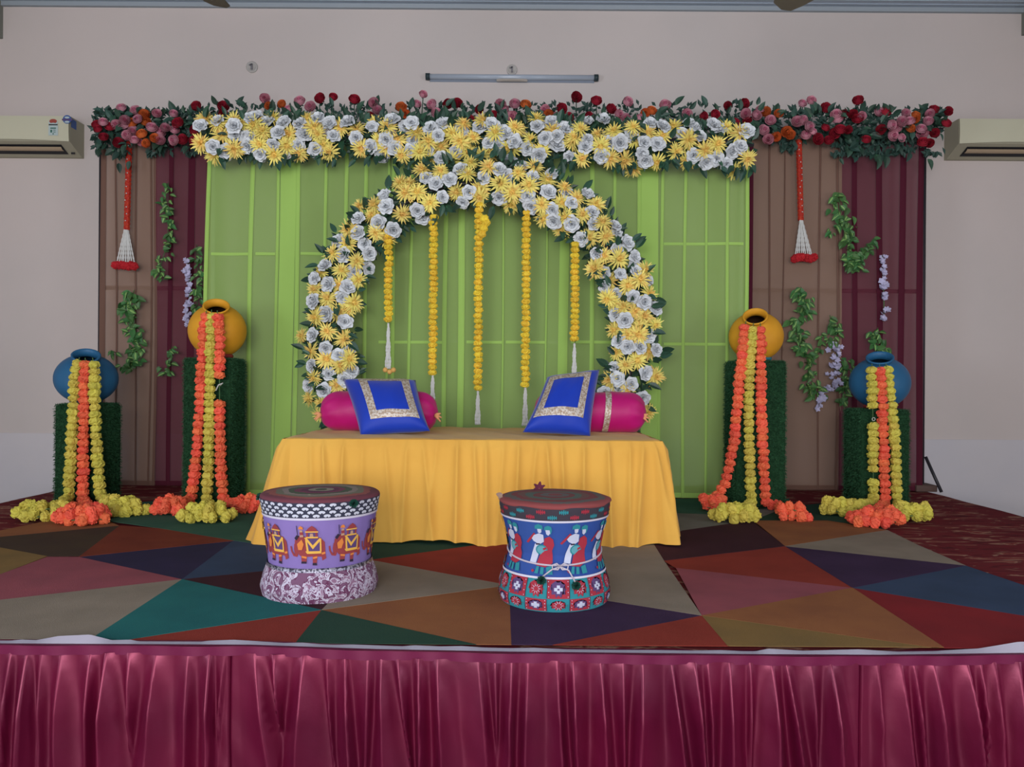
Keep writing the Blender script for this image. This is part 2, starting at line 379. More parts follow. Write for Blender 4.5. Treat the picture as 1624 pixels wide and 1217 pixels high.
def sheer(name, c, a): return mat(name, c, .85, .1, alpha=a, noise=(2.2, 5, .3, .75), col2=c, bump=.1, bscale=500)
m_g = sheer('sheer_green', '90ae60', .76); m_g2 = mat('green_double_cloth', '9fc465', .85, .1, alpha=.95)
m_b = sheer('sheer_brown', '8e7262', .76); m_b2 = mat('brown_double_cloth', '6f5449', .85, .1)
m_m = sheer('sheer_maroon', '66303c', .78); m_m2 = mat('maroon_double_cloth', '4e1c2b', .85, .1)
def curtain(label, px0, px1, d, pytop, pybot, m, mp, pleats, lean=0, group=None, painted_rail_lines=()):
    x0 = at(px0, 500, d).x; x1 = at(px1, 500, d).x; ztp = at((px0+px1)/2, pytop, d).z; zb = max(STAGE+.006, at((px0+px1)/2, pybot, d).z)
    t = thing('backdrop_curtain', label, 'curtain', ((x0+x1)/2, d, zb), 'sheer backdrop curtains' if group is None else group)
    del t['group']
    q = MB(); ph = px0
    def wav(x, z): return .012*sin(x*6.1+ph)+.006*sin(x*17+z*1.3+ph)+.006*sin(z*2.1+x*3)
    def fn(u, v):
        z = ztp+(zb-ztp)*v; x = x0+(x1-x0)*u + lean*v*(1-u)
        return (x, d+wav(x, z), z)
    q.grid(fn, max(8, int((x1-x0)/.03)), 40); part('cloth', q.mesh('cloth', m, True), t)
    for pa, pb in pleats:
        xa = at(pa, 500, d).x; xb = at(pb, 500, d).x; q = MB()
        def fp(u, v):
            z = ztp+(zb-ztp)*v; x = xa+(xb-xa)*u + .006*sin(z*1.7+pa) + lean*v*(1-(xa-x0)/(x1-x0))
            return (x, d-.007-.006*sin(pi*u)+wav(x, z), z)
        q.grid(fp, 4, 40); part('pleat', q.mesh('pleat', mp, True), t)
    for sa, sb, sy in painted_rail_lines:  # added paler strips imitating the cross rails shining through the sheer cloth
        xa = at(sa, sy, d).x; xb = at(sb, sy, d).x; zc = at((sa+sb)/2, sy, d).z; q = MB()
        q.grid(lambda u, v: (xa+(xb-xa)*u, d-.005-.002*sin(pi*v)+wav(xa+(xb-xa)*u, zc), zc+(v-.5)*.020), 24, 2); part('painted_rail_line', q.mesh('painted_rail_line', mp, True), t)
    q = MB(); q.grid(lambda u, v: (x0+(x1-x0)*u+lean*(1-u), d-.006+wav(x0+(x1-x0)*u, zb), zb+.035*(1-v)), 30, 1); part('hem', q.mesh('hem', mp, True), t)
    return t
curtain('sheer light green curtain with long vertical pleats behind the flower arch', 328, 1185, CG, 228, 796, m_g, m_g2,
        [(328,334),(397,404),(438,443),(444,469),(470,477),(515,520),(547,553),(578,584),(614,618),(622,628),(650,655),(705,712),(728,738),(797,800),(865,868),(888,903),(935,942),(970,975),(1009,1016),(1017,1044),(1046,1051),(1083,1088),(1118,1122),(1150,1155),(1179,1185)], lean=-.035, painted_rail_lines=((335,396,403),(406,437,403),(478,512,403),(1053,1178,387),(600,704,543),(740,796,543),(802,864,543),(905,968,543),(1053,1150,546)))
curtain('outer brown sheer curtain beside the left air conditioner', 158, 248, CS, 205, 770, m_b, m_b2, [(158,167),(181,184),(214,217),(237,240),(244,248)])
curtain('left maroon sheer curtain between the brown and green ones', 248, 334, CS+.01, 205, 772, m_m, m_m2, [(267,274),(297,308)])
curtain('wide brown sheer curtain right of the green one', 1191, 1334, CS+.01, 205, 779, m_b, m_b2, [(1218,1221),(1240,1242),(1296,1299),(1325,1329)])
curtain('outer maroon sheer curtain with dark pleats near the right wall', 1332, 1464, CS, 205, 781, m_m, m_m2, [(1350,1358),(1387,1397),(1423,1433),(1453,1463)])
curtain('narrow strip of dark maroon cloth along the right edge of the green curtain', 1183, 1193, CS-.02, 230, 779, m_m2, m_m2, [])

# ------------------------------------------------------------ flower meshes (unit diameter, facing +Z)
m_yel = mat('petal_yellow', 'eede7a', .7, .2, var=.10, huevar=.008); m_gold = mat('petal_gold', 'e6c56c', .7, .2, var=.12, huevar=.01)
m_wht = mat('petal_white', 'd8dce0', .7, .2, var=.06); m_wht2 = mat('petal_white_heart', 'c2c8d2', .7)
m_leaf = mat('leaf_dark_green', '2a4a3a', .45, .4, var=.35, huevar=.02); m_leaf2 = mat('leaf_rib', '3b6a4a', .5, .3)
m_pot1 = mat('vine_green', '3f6a38', .5, .35, var=.3, huevar=.02); m_pot2 = mat('vine_light', '7da05a', .5, .35, var=.2)
m_leaf3 = mat('swag_leaf_green', '2e4a3e', .5, .35, var=.4, huevar=.03)
m_rose = {'p': mat('rose_pink', 'd99cac', .7, .2, var=.15), 'r': mat('rose_red', 'a8283a', .7, .2, var=.15), 'o': mat('rose_orange', 'e07840', .7, .2, var=.12)}
m_rose2 = {'p': mat('rose_pink_heart', 'c8708c', .7), 'r': mat('rose_red_heart', '941830', .7), 'o': mat('rose_orange_heart', 'c05f2c', .7)}
def petal(q, rnd, ang, elev, L_, W_, curl, mi, nseg=3, r0=.0, z0=0, twist=0):
    """strip petal leaving the centre at angle ang, raised elev, bending by curl"""
    a = Vector((cos(ang), sin(ang), 0)); t = Vector((-sin(ang), cos(ang), 0)); p = a*r0+Vector((0, 0, z0)); e = elev; pts = []
    for k in range(nseg+1):
        f = k/nseg; wd = W_*(.45+1.1*f-1.05*f*f*f)*.5 if k < nseg else W_*.12
        tt = (t*cos(twist*f)+Vector((0, 0, 1))*sin(twist*f))
        pts.append((p-tt*wd, p+tt*wd)); p = p+(a*cos(e)+Vector((0, 0, sin(e))))*(L_/nseg); e += curl/nseg
    for k in range(nseg): q.face((pts[k][0], pts[k][1], pts[k+1][1], pts[k+1][0]), mi)
def chrys(seed):
    r = random.Random(seed); q = MB()
    for n_, L_, el, cu, mi in ((15, .50, -.12, -.25, 0), (14, .46, .15, -.2, 0), (12, .38, .45, .1, 0), (9, .28, .85, .5, 1), (6, .18, 1.2, .5, 1)):
        for k in range(n_):
            petal(q, r, 2*pi*(k+r.uniform(-.3, .3))/n_, el+r.uniform(-.2, .2), L_*r.uniform(.82, 1.12), .085, cu+r.uniform(-.4, .4), mi if r.random() < .85 else 1-mi, 3, .02, 0, r.uniform(-.5, .5))
    q.grid(lambda u, v: (.12*cos(2*pi*u)*cos(v*pi/2), .12*sin(2*pi*u)*cos(v*pi/2), .10*sin(v*pi/2)), 8, 2, 1, closeu=True)
    return q.mesh('chrysanthemum', [m_yel, m_gold])
def broad(q, r, ang, elev, L_, W_, curl, mi, nu=4, nv=3, r0=0.02, ruf=.04):
    a = Vector((cos(ang), sin(ang), 0)); t = Vector((-sin(ang), cos(ang), 0)); ph = r.uniform(0, 6)
    def fn(u, v):
        s_ = (u-.5)*2; wd = W_*.5*(sin(pi*min(1, .18+.72*v))**.6)
        e = elev+curl*v; rad = L_*v; p = a*(r0+cos(elev+curl*v*.5)*rad)+Vector((0, 0, sin(elev+curl*v*.5)*rad))
        nrm = (a*-sin(e)+Vector((0, 0, cos(e))))
        edge = 1-.12*s_*s_
        return p*edge + t*(s_*wd) + nrm*(.10*s_*s_*W_+ruf*v*sin(s_*5+ph))
    q.grid(fn, nu, nv, mi)
def white_flower(seed):
    r = random.Random(seed); q = MB()
    for n_, L_, W_, el, cu, mi in ((6, .48, .60, .0, .15, 0), (5, .42, .54, .3, .35, 0), (5, .32, .42, .65, .5, 0), (4, .22, .30, 1.0, .5, 0), (3, .14, .2, 1.3, .4, 1)):
        o = r.uniform(0, 6)
        for k in range(n_): broad(q, r, o+2*pi*k/n_+r.uniform(-.15, .15), el+r.uniform(-.12, .12), L_*r.uniform(.9, 1.08), W_, cu+r.uniform(-.2, .2), mi)
    return q.mesh('white_peony', [m_wht, m_wht2], True)
def rose(seed, c):
    r = random.Random(seed); q = MB()
    for n_, rad, h, wa, mi in ((5, .48, .42, 1.0, 0), (5, .40, .56, 1.0, 0), (4, .28, .64, 1.1, 0), (3, .16, .68, 1.4, 1)):
        o = r.uniform(0, 6)
        for k in range(n_):
            a0 = o+2*pi*k/n_; rr = rad*r.uniform(.93, 1.07); ph = r.uniform(0, 6)
            def fn(u, v):
                a = a0+(u-.5)*2*wa; s_ = (u-.5)*2
                prof = sin(.35+v*1.45)*(1+.10*v*v*(1 if mi == 0 else 0))
                return (rr*prof*cos(a)*(1-.06*s_*s_), rr*prof*sin(a)*(1-.06*s_*s_), -.28+h*v-.05*s_*s_*v+.02*sin(3*s_+ph))
            q.grid(fn, 4, 4, mi)
    for k in range(5):
        petal(q, r, 2*pi*k/5, -.9, .3, .16, 1.6, 2, 3, .03, -.26)
    return q.mesh('rose', [m_rose[c], m_rose2[c], m_leaf3], True)
def leaf_mesh(name, mats, wd=.42, fold=.12, droop=.15, patch=False, seg=5):
    q = MB(); A = []
    for k in range(seg+1):
        f = k/seg; ww = wd*.5*sin(pi*f**.8)**.85 if 0 < k < seg else .004
        z = -droop*f*f; A.append((Vector((-ww, f, z+fold*ww*2)), Vector((-ww*.35, f, z+fold*ww*.6)), Vector((0, f, z)), Vector((ww*.35, f, z+fold*ww*.6)), Vector((ww, f, z+fold*ww*2))))
    for k in range(seg):
        for j in range(4): q.face((A[k][j], A[k][j+1], A[k+1][j+1], A[k+1][j]), 1 if (j in (1, 2) and (patch or k < 1)) else 0)
    return q.mesh(name, mats, True)
CH = [chrys(s) for s in (1, 2, 3, 4)]; WF = [white_flower(s) for s in (5, 6, 7, 8)]
RO = {c: [rose(s, c) for s in (1, 2, 3)] for c in 'pro'}
LF = [leaf_mesh('leaf', [m_leaf, m_leaf2], .44, .2, .15), leaf_mesh('leaf', [m_leaf, m_leaf2], .5, .3, -.1)]
LS = [leaf_mesh('leaf', [m_leaf3, m_leaf3], .5, .25, .2), leaf_mesh('leaf', [m_leaf3, m_leaf2], .6, .2, .3)]
LV = [leaf_mesh('leaf', [m_pot1, m_pot2], .62, .2, .25, True), leaf_mesh('leaf', [m_pot1, m_pot1], .6, .25, .2)]

def r2(l): return [(400+x/3.579, 90+y/3.579) for x, y in l]
def r1(l): return [(x/3.579, 80+y/3.579) for x, y in l]
def r3(l): return [(800+x/3.579, 90+y/3.579) for x, y in l]
val_Y = r2([(10,390),(60,420),(115,345),(45,500),(125,555),(210,440),(195,505),(265,550),(310,350),(350,400),(375,440),(400,500),(440,540),(500,400),(590,410),(620,520),(700,380),(765,400),(720,480),(760,515),(825,470),(850,560),(930,430),(950,540),(1000,480),(1070,510),(1110,420),(1140,440),(1000,580),(1130,585),(1180,480),(1200,380),(1255,460),(1225,540),(1300,560),(1310,360),(1350,550),(1450,520),(1490,400),(1380,430)]) \
 + r1([(1165,390),(1235,415),(1260,480),(1140,525),(1215,590),(1330,400),(1395,415),(1430,410),(1330,560),(1480,470),(1475,535)]) \
 + r3([(80,410),(180,350),(40,520),(150,470),(215,535),(275,415),(395,460),(430,410),(380,480),(440,580),(530,440),(620,420),(545,510),(600,580),(680,590),(735,635),(730,400),(740,470),(815,430),(900,450),(865,600),(975,540),(1040,590),(1045,470),(960,400),(1140,530),(1210,495),(1255,400),(1335,430),(1380,580),(1305,650)])
val_W = r2([(20,350),(0,460),(85,370),(180,375),(150,430),(120,500),(185,545),(50,550),(270,380),(300,440),(260,500),(360,525),(370,350),(460,450),(440,380),(540,370),(590,460),(670,510),(680,400),(740,560),(760,470),(790,360),(810,520),(870,400),(905,375),(910,475),(895,535),(990,535),(1010,410),(1055,450),(1085,380),(1070,575),(1155,540),(1185,420),(1290,400),(1360,385),(1430,430),(1340,490),(1400,505),(1490,485),(1460,590)]) \
 + r1([(1140,430),(1235,400),(1330,430),(1340,480),(1395,490),(1405,545),(1210,550),(1285,575),(1430,385),(1480,590)]) \
 + r3([(10,440),(60,490),(130,520),(185,395),(265,375),(230,465),(300,450),(345,410),(300,500),(195,560),(460,510),(470,470),(560,360),(470,370),(600,485),(655,490),(550,565),(720,445),(795,485),(870,495),(830,380),(900,395),(780,550),(800,590),(1050,380),(1010,440),(1085,400),(1110,455),(1075,560),(1200,580),(1145,600),(1190,390),(1225,410),(1290,540),(1340,510),(1260,610),(1375,420),(370,570)])
def c4(l): return [(920+x/6.0875, 280+y/6.0875) for x, y in l]
def d5(l): return [(920+x/5.53, 460+y/5.53) for x, y in l]
def e8(l): return [(460+x/4.056, 380+y/4.056) for x, y in l]
arch_Y = r2([(965,640),(1070,650),(1220,665),(1240,600),(1340,625),(840,715),(890,720),(870,770),(935,770),(1010,830),(1160,770),(1290,750),(1290,800),(1410,720),(1475,770),(1470,840),(610,850),(690,840),(680,900),(850,895),(545,980),(700,1000),(760,1030)]) \
 + r3([(80,660),(45,770),(40,835),(140,730),(170,625),(245,700),(340,740),(220,920),(210,840),(325,830),(345,910),(325,985),(410,800),(445,900),(520,840),(560,940),(480,1030),(575,1020),(565,1130),(650,1150),(515,1200)]) \
 + c4([(630,900),(580,990),(290,1010),(460,1050),(140,900)]) + d5([(610,40),(240,80),(290,110),(380,150),(480,190),(560,230),(660,310),(300,350),(430,390),(510,390),(530,330),(600,540),(320,550),(400,660),(500,620),(660,760),(260,790),(420,880),(265,905),(600,1070)]) \
 + e8([(370,30),(270,90),(430,140),(330,200),(200,210),(440,260),(155,320),(320,290),(240,380),(310,470),(370,450),(160,500),(240,590),(75,620),(350,640),(135,720),(235,770),(380,770),(320,810),(150,890),(300,940),(120,1020),(410,410),(200,1050),(190,1130)])
arch_W = r2([(985,690),(1045,720),(1120,700),(1180,640),(1315,690),(1080,800),(1195,825),(1230,770),(1400,640),(1450,685),(1400,800),(750,790),(760,850),(940,875),(970,910),(715,945),(800,985),(600,920),(600,1000)]) \
 + r3([(10,680),(100,625),(160,680),(270,665),(130,790),(155,850),(250,770),(350,770),(270,870),(280,935),(380,830),(470,780),(500,880),(385,950),(435,1035),(505,950),(630,960),(635,1000),(695,1055),(640,1095),(520,1120),(740,1135),(740,1190)]) \
 + c4([(240,940),(385,945),(540,915),(655,1000),(235,1070),(340,1140),(510,1160),(620,1210)]) + d5([(310,210),(395,265),(555,120),(655,160),(600,400),(340,450),(420,500),(525,505),(665,525),(300,680),(575,730),(330,780),(450,830),(340,870),(215,900),(540,950)]) \
 + e8([(310,10),(480,30),(340,100),(510,90),(225,165),(505,185),(155,250),(410,210),(245,290),(370,305),(150,400),(335,370),(230,475),(350,530),(145,615),(230,700),(310,745),(380,725),(140,810),(250,865),(395,840),(350,900),(120,940),(220,975)])

def put_flowers(par, pts, meshes, name, d, size, centre_fn, rnd):
    for (px, py) in pts:
        off = centre_fn(px, py)                    # -1..1 offset from the garland's centre line, 2-D
        dd = d + .05*(off[0]**2+off[1]**2) - .06 + rnd.uniform(-.035, .02)
        p = at(px, py, dd)
        n_ = Vector((off[0]*.75+rnd.uniform(-.3, .3), -1, -off[1]*.75+rnd.uniform(-.25, .3)))
        part(name, rnd.choice(meshes), par, p, face_dir(n_, rnd.uniform(0, 6.28)), size*rnd.uniform(.85, 1.12))
def put_leaves(par, n, pick, meshes, size, rnd, name='leaf'):
    for k in range(n):
        p, out = pick()
        y = Vector(out)+Vector((rnd.uniform(-.8, .8), rnd.uniform(-.5, .2), rnd.uniform(-.8, .8))); y.normalize()
        z = Vector((rnd.uniform(-.5, .5), -1, rnd.uniform(-.2, .7))); x = y.cross(z).normalized(); z = x.cross(y)
        q_ = Matrix((x, y, z)).transposed().to_quaternion()
        part(name, rnd.choice(meshes), par, p, q_, size*rnd.uniform(.7, 1.25))

# the arch
AD = 5.10; ACX, ACY, AR = 765, 531, 243
rr = random.Random(11)
ac = at(ACX, ACY, AD); AW = AR/F*AD
arch = thing('flower_arch', 'round arch covered in yellow and white flowers behind the draped bench', 'arch', (ac.x, AD, STAGE))
q = MB(); q.tube([(ac.x+AW*cos(a), AD+.02, ac.z+AW*sin(a)) for a in [2*pi*k/72 for k in range(73)]], .014, 8, cap=False)
part('hoop', q.mesh('hoop', m_pole, True), arch)
for s_ in (-1, 1):
    q = MB(); q.tube([(ac.x+s_*AW*.62, AD+.02, ac.z-AW*.78), (ac.x+s_*AW*.7, AD+.02, STAGE)], .014, 8); q.tube([(ac.x+s_*AW*.7, AD-.12, STAGE+.014), (ac.x+s_*AW*.7, AD+.16, STAGE+.014)], .014, 8)
    part('foot', q.mesh('foot', m_pole, True), arch)
def arch_off(px, py):
    dx, dy = px-ACX, py-ACY; r = sqrt(dx*dx+dy*dy); k = (r-AR)/42
    return (dx/r*k, dy/r*k)
put_flowers(arch, arch_Y, CH, 'chrysanthemum', AD, .141, arch_off, rr)
put_flowers(arch, arch_W, WF, 'white_peony', AD, .112, arch_off, rr)
def arch_leaf():
    a = rr.uniform(-32, 212) if rr.random() < .93 else rr.uniform(-36, 216); k = rr.uniform(-40, 42)
    if rr.random() < .22: k = rr.choice((-1, 1))*rr.uniform(28, 38)
    ca, sa = cos(radians(a)), sin(radians(a)); s_ = 1 if k > 0 else -1
    px = ACX+(AR+k)*ca; py = ACY-(AR+k)*sa
    return at(px, py, AD-.03+rr.uniform(-.03, .04)), (ca*s_*abs(k)/30, -.25, sa*s_*abs(k)/30)
put_leaves(arch, 280, arch_leaf, LF, .082, rr)
# dark leafy wire mat behind the blooms
def leafmat(par, n, pick, m, size, rnd):
    q = MB()
    for k in range(n):
        p, out = pick(); y = (Vector(out)+Vector((rnd.uniform(-1, 1), rnd.uniform(-.2, .2), rnd.uniform(-1, 1)))).normalized()
        x = y.cross(Vector((rnd.uniform(-.5, .5), -1, rnd.uniform(-.5, .5)))).normalized(); s_ = size*rnd.uniform(.7, 1.2)
        z = x.cross(y)*.1*s_
        q.face((p, p+y*s_*.5+x*s_*.24+z, p+y*s_, p+y*s_*.5-x*s_*.24+z))
    return part('foliage', q.mesh('foliage', m), par, kind='stuff')
def arch_mat():
    a = radians(rr.uniform(-32, 212)); k = rr.uniform(-30, 30)
    return at(ACX+(AR+k)*cos(a), ACY-(AR+k)*sin(a), AD+rr.uniform(.0, .06)), (cos(a)*k/40, 0, sin(a)*k/40)
leafmat(arch, 1500, arch_mat, m_leaf, .07, rr)

# the yellow and white valance
VD = 5.22
val = thing('flower_valance', 'long straight garland of yellow and white flowers above the green curtain', 'garland', (at(757, 225, VD).x, VD, at(757, 225, VD).z))
q = MB(); q.tube([at(318, 222, VD+.05), at(1195, 230, VD+.05)], .014, 8); part('rail', q.mesh('rail', m_pole, True), val)
def val_line(px): return interp([(310, 215), (400, 215), (1100, 225), (1200, 232)], px)
def val_off(px, py): return (0, (py-val_line(px))/38)
put_flowers(val, val_Y, CH, 'chrysanthemum', VD, .142, val_off, rr)
put_flowers(val, val_W, WF, 'white_peony', VD, .114, val_off, rr)
def val_leaf():
    px = rr.uniform(320, 1195); k = rr.uniform(-34, 36)
    if rr.random() < .35: k = rr.uniform(24, 38)
    return at(px, val_line(px)+k, VD-.03+rr.uniform(-.03, .04)), (0, -.25, -k/26)
put_leaves(val, 270, val_leaf, LF, .082, rr)
def val_mat():
    px = rr.uniform(322, 1190); k = rr.uniform(-28, 26); return at(px, val_line(px)+k, VD+rr.uniform(0, .06)), (0, 0, -k/30)
leafmat(val, 1500, val_mat, m_leaf, .075, rr)

# the rose swag over everything
RD = 5.78
def zz(l, ox, oy, s): return [(ox+x/s, oy+y/s) for x, y in l]
ros = {'p': zz([(510,180),(690,210),(720,320),(965,245),(1180,250),(900,430),(1005,500),(1195,460),(580,525),(680,590),(770,610),(555,330),(560,400),(275,360),(445,390),(1010,590),(1190,590),(660,480),(1075,430)], 130, 150, 8.12)
   + r2([(72,237),(270,255),(330,285),(205,300),(690,262),(710,305),(970,215),(1020,272),(1045,322),(935,270),(1408,272),(1490,270),(1430,310),(1480,340)])
   + r3([(65,270),(0,300),(230,305),(290,345),(40,340),(700,258),(912,275),(650,330),(770,350),(1035,325),(690,350),(1370,325),(1430,330)])
   + zz([(160,240),(100,340),(320,420),(210,580),(290,720),(835,150),(980,100),(750,440),(940,520),(1000,600),(890,660),(1380,330),(1400,400),(840,420)], 1190, 150, 10.14)
   + zz([(870,270),(660,440),(740,480),(820,390),(930,385),(680,590),(805,620),(1215,280),(1190,385),(1110,565),(1090,500),(240,310),(480,250)], 1340, 150, 9.02),
 'r': zz([(190,390),(360,420),(280,550),(470,625),(1240,370),(1300,585),(1475,150),(1460,470),(210,450),(1440,590)], 130, 150, 8.12) + r1([(1268,320),(1268,365)])
   + r2([(385,238),(460,230),(580,245),(1110,270),(1162,265),(1290,300),(1370,330),(460,350),(665,345),(1135,360),(1235,360)])
   + r3([(408,230),(522,253),(325,295),(365,345),(605,298),(480,340),(1268,278),(1360,268),(1130,340),(1195,330),(1380,370),(1305,380)])
   + zz([(1215,220),(1205,540),(1080,720),(1260,740),(1350,630),(1440,570),(1500,320),(1570,570)], 1190, 150, 10.14)
   + zz([(185,90),(110,280),(180,350),(300,650),(520,500),(580,250),(1270,220),(1475,240),(1445,415),(1280,550),(1110,690),(1210,700)], 1340, 150, 9.02),
 'o': zz([(805,260),(820,350),(775,515),(935,565),(640,370),(830,630)], 130, 150, 8.12) + r2([(95,280),(170,270),(845,288),(870,325)])
   + r3([(120,275),(250,330),(835,308),(797,322)]) + zz([(245,280),(455,310),(580,600),(640,650),(410,680)], 1190, 150, 10.14) + zz([(1010,300),(940,490),(1010,350)], 1340, 150, 9.02)}
swag = thing('rose_swag', 'long swag of red, pink and orange roses with leaves along the top of the backdrop', 'garland', (at(812, 190, RD).x, RD, at(812, 190, RD).z))
q = MB(); q.tube([at(148, 200, RD+.04), at(1495, 205, RD+.04)], .014, 8); part('rail', q.mesh('rail', m_pole, True), swag)
for c, col in (('p', 'pink'), ('r', 'red'), ('o', 'orange')):
    for (px, py) in ros[c]:
        n_ = Vector((rr.uniform(-.5, .5), -1, rr.uniform(-.15, .7))); sz = .076*rr.uniform(.85, 1.15)
        d_ = RD-.10+rr.uniform(-.03, .03) if py > 178 else RD-.04
        o = part('rose', rr.choice(RO[c]), swag, at(px, py, d_), face_dir(n_, rr.uniform(0, 6)), sz)
        o['label'] = col+' rose'
        if py < 174:
            q = MB(); q.tube([at(px, py+4, d_), at(px+rr.uniform(-3, 3), 188, RD)], .004, 5); part('stem', q.mesh('stem', m_leaf3, True), swag)
def swag_pos(front=True):
    u = rr.random()
    if u < .30: px = rr.uniform(150, 322); py = 178+(50+12*sin(px/13))*rr.random()**1.15
    elif u < .64: px = rr.uniform(1195, 1492); py = 176+(48+13*sin(px/15))*rr.random()**1.15
    elif u < .72: px = rr.gauss(1385, 28); py = rr.uniform(205, 252)
    elif u < .76: px, py = rr.choice(((197, 250), (245, 244), (1478, 248), (1330, 244), (160, 228), (180, 235), (300, 240))); px += rr.uniform(-9, 9); py += rr.uniform(-9, 9)
    else: px = rr.uniform(320, 1200); py = rr.uniform(166, 196)
    return px, py
def swag_leaf():
    px, py = swag_pos(); k = (py-200)/40
    return at(px, py, RD-.05+rr.uniform(-.04, .04)), (0, -.3, -k)
put_leaves(swag, 295, swag_leaf, LS, .075, rr)
def swag_mat():
    px, py = swag_pos(); py = min(py, 240); k = (py-200)/40; return at(px, py, RD+rr.uniform(-.03, .05)), (0, 0, -k)
leafmat(swag, 2600, swag_mat, m_leaf3, .055, rr)

# ------------------------------------------------------------ marigold pom-poms
def marigold(seed, m, flat=.62):
    """ruffled pom-pom, about one unit wide, flattened along Z"""
    r = random.Random(seed); q = MB(); ph = [r.uniform(0, 6) for _ in range(6)]; nu, nv = 18, 8
    jit = [[r.uniform(-.055, .055) for _ in range(nu)] for _ in range(nv+1)]
    def fn(u, v):
        a = 2*pi*u; b_ = pi*v; i_ = int(round(u*nu)) % nu; j_ = int(round(v*nv))
        rr_ = .43*(1+.07*sin(5*a+ph[0]+2*v)+.05*sin(9*a+ph[1])+.05*sin(3*b_*2+ph[2]+a)) + (jit[j_][i_] if 0 < j_ < nv else 0)
        s_ = sin(b_)**.75 if 0 < v < 1 else 0
        return (rr_*cos(a)*s_, rr_*sin(a)*s_, -.70*rr_*cos(b_))
    q.grid(fn, nu, nv, closeu=True)
    for k in range(26):                      # loose petal tips
        a = r.uniform(0, 2*pi); b_ = math.acos(r.uniform(-.8, .8)); d_ = Vector((cos(a)*sin(b_), sin(a)*sin(b_), .7*cos(b_))); t_ = d_.orthogonal().normalized()*.07
        q.face((d_*.38-t_, d_*.38+t_, d_*.50+t_*.7+Vector((0, 0, .02)), d_*.49-t_*.7))
    return q.mesh('marigold', m)
m_mo = mat('marigold_orange', 'e8684a', .75, .15, var=.10, huevar=.008); m_my = mat('marigold_lime', 'c8ba52', .75, .15, var=.10, huevar=.01); m_mg = mat('marigold_yellow', 'e6c440', .75, .15, var=.10, huevar=.01)
m_mr = mat('marigold_red', 'b0242c', .75, .15, var=.1)
MG = {k: [marigold(s, m) for s in (1, 2, 3)] for k, m in (('o', m_mo), ('y', m_my), ('g', m_mg), ('r', m_mr))}
m_str = mat('green_thread', '4c6a40', .8); m_bead = mat('white_beads', 'c9c9c6', .5, .4)

# the string of small yellow marigolds inside the arch
def beads_tassel(par, x, y, z0, z1, w0, w1, n, r=.0045):
    for k in range(n):
        f = (k/(n-1)-.5)*2 if n > 1 else 0; q = MB()
        pts = []; N = max(6, int((z0-z1)/.012))
        for i in range(N+1):
            t = i/N; pts.append((x+f*(w0+(w1-w0)*t)+.002*sin(i*.8+k), y-.004*abs(sin(k*2.1)), z0+(z1-z0)*t))
        q.tube(pts, [r*(1.25 if i % 2 else .7) for i in range(N+1)], 6)
        part('bead_strand', q.mesh('bead_strand', m_bead, True), par)
hang = [(617, 366, 512, 515, 585, 'leftmost, ending in peach pompoms'), (688, 345, 592, 595, 652, 'second from the left, behind the left cushion'),
        (760, 325, 620, 622, 674, 'middle one under the crown'), (835, 338, 612, 614, 676, 'fourth from the left'), (912, 388, 545, 547, 618, 'rightmost, ending above the right cushion')]
HD = 5.06
for (px, y0, y1, t0, t1, lb) in hang:
    a = at(px, y0, HD); b_ = at(px, y1, HD)
    t = thing('marigold_string', 'yellow marigold string in the arch, '+lb, 'garland', (a.x, HD, a.z), 'yellow marigold strings hanging in the arch')
    q = MB(); q.tube([a+Vector((0, 0, .05)), b_], .003, 5); part('thread', q.mesh('thread', m_str, True), t)
    z = a.z
    while z > b_.z:
        part('marigold', rr.choice(MG['g']), t, (a.x+rr.uniform(-.004, .004), HD-.004, z), Quaternion((0, 0, 1), rr.uniform(0, 6)) @ Quaternion((1, 0, 0), pi if rr.random() < .5 else 0), (.064, .064, .060)); z -= .0365
    if px == 760:
        for ex, ey in ((768, 347), (771, 353), (767, 362), (764, 371)): part('marigold', rr.choice(MG['g']), t, at(ex, ey, HD-.03), face_dir((0, -1, .3), 1), .062)
    c = at(px, t0, HD); e_ = at(px, t1, HD)
    beads_tassel(t, a.x, HD, c.z+.01, e_.z, .004, .017, 5)
    if px == 617:
        for k, (ex, ey) in enumerate(((611, 587), (618, 590), (624, 587))):
            q = MB(); q.grid(lambda u, v: (.5*cos(2*pi*u)*sin(pi*v), .5*sin(2*pi*u)*sin(pi*v), .5*cos(pi*v)), 12, 8, closeu=True)
            part('pompom', q.mesh('pompom', mat('peach_pompom', 'd8a860', .8), True), t, at(ex, ey, HD-.005), None, .034, label='peach pompom')
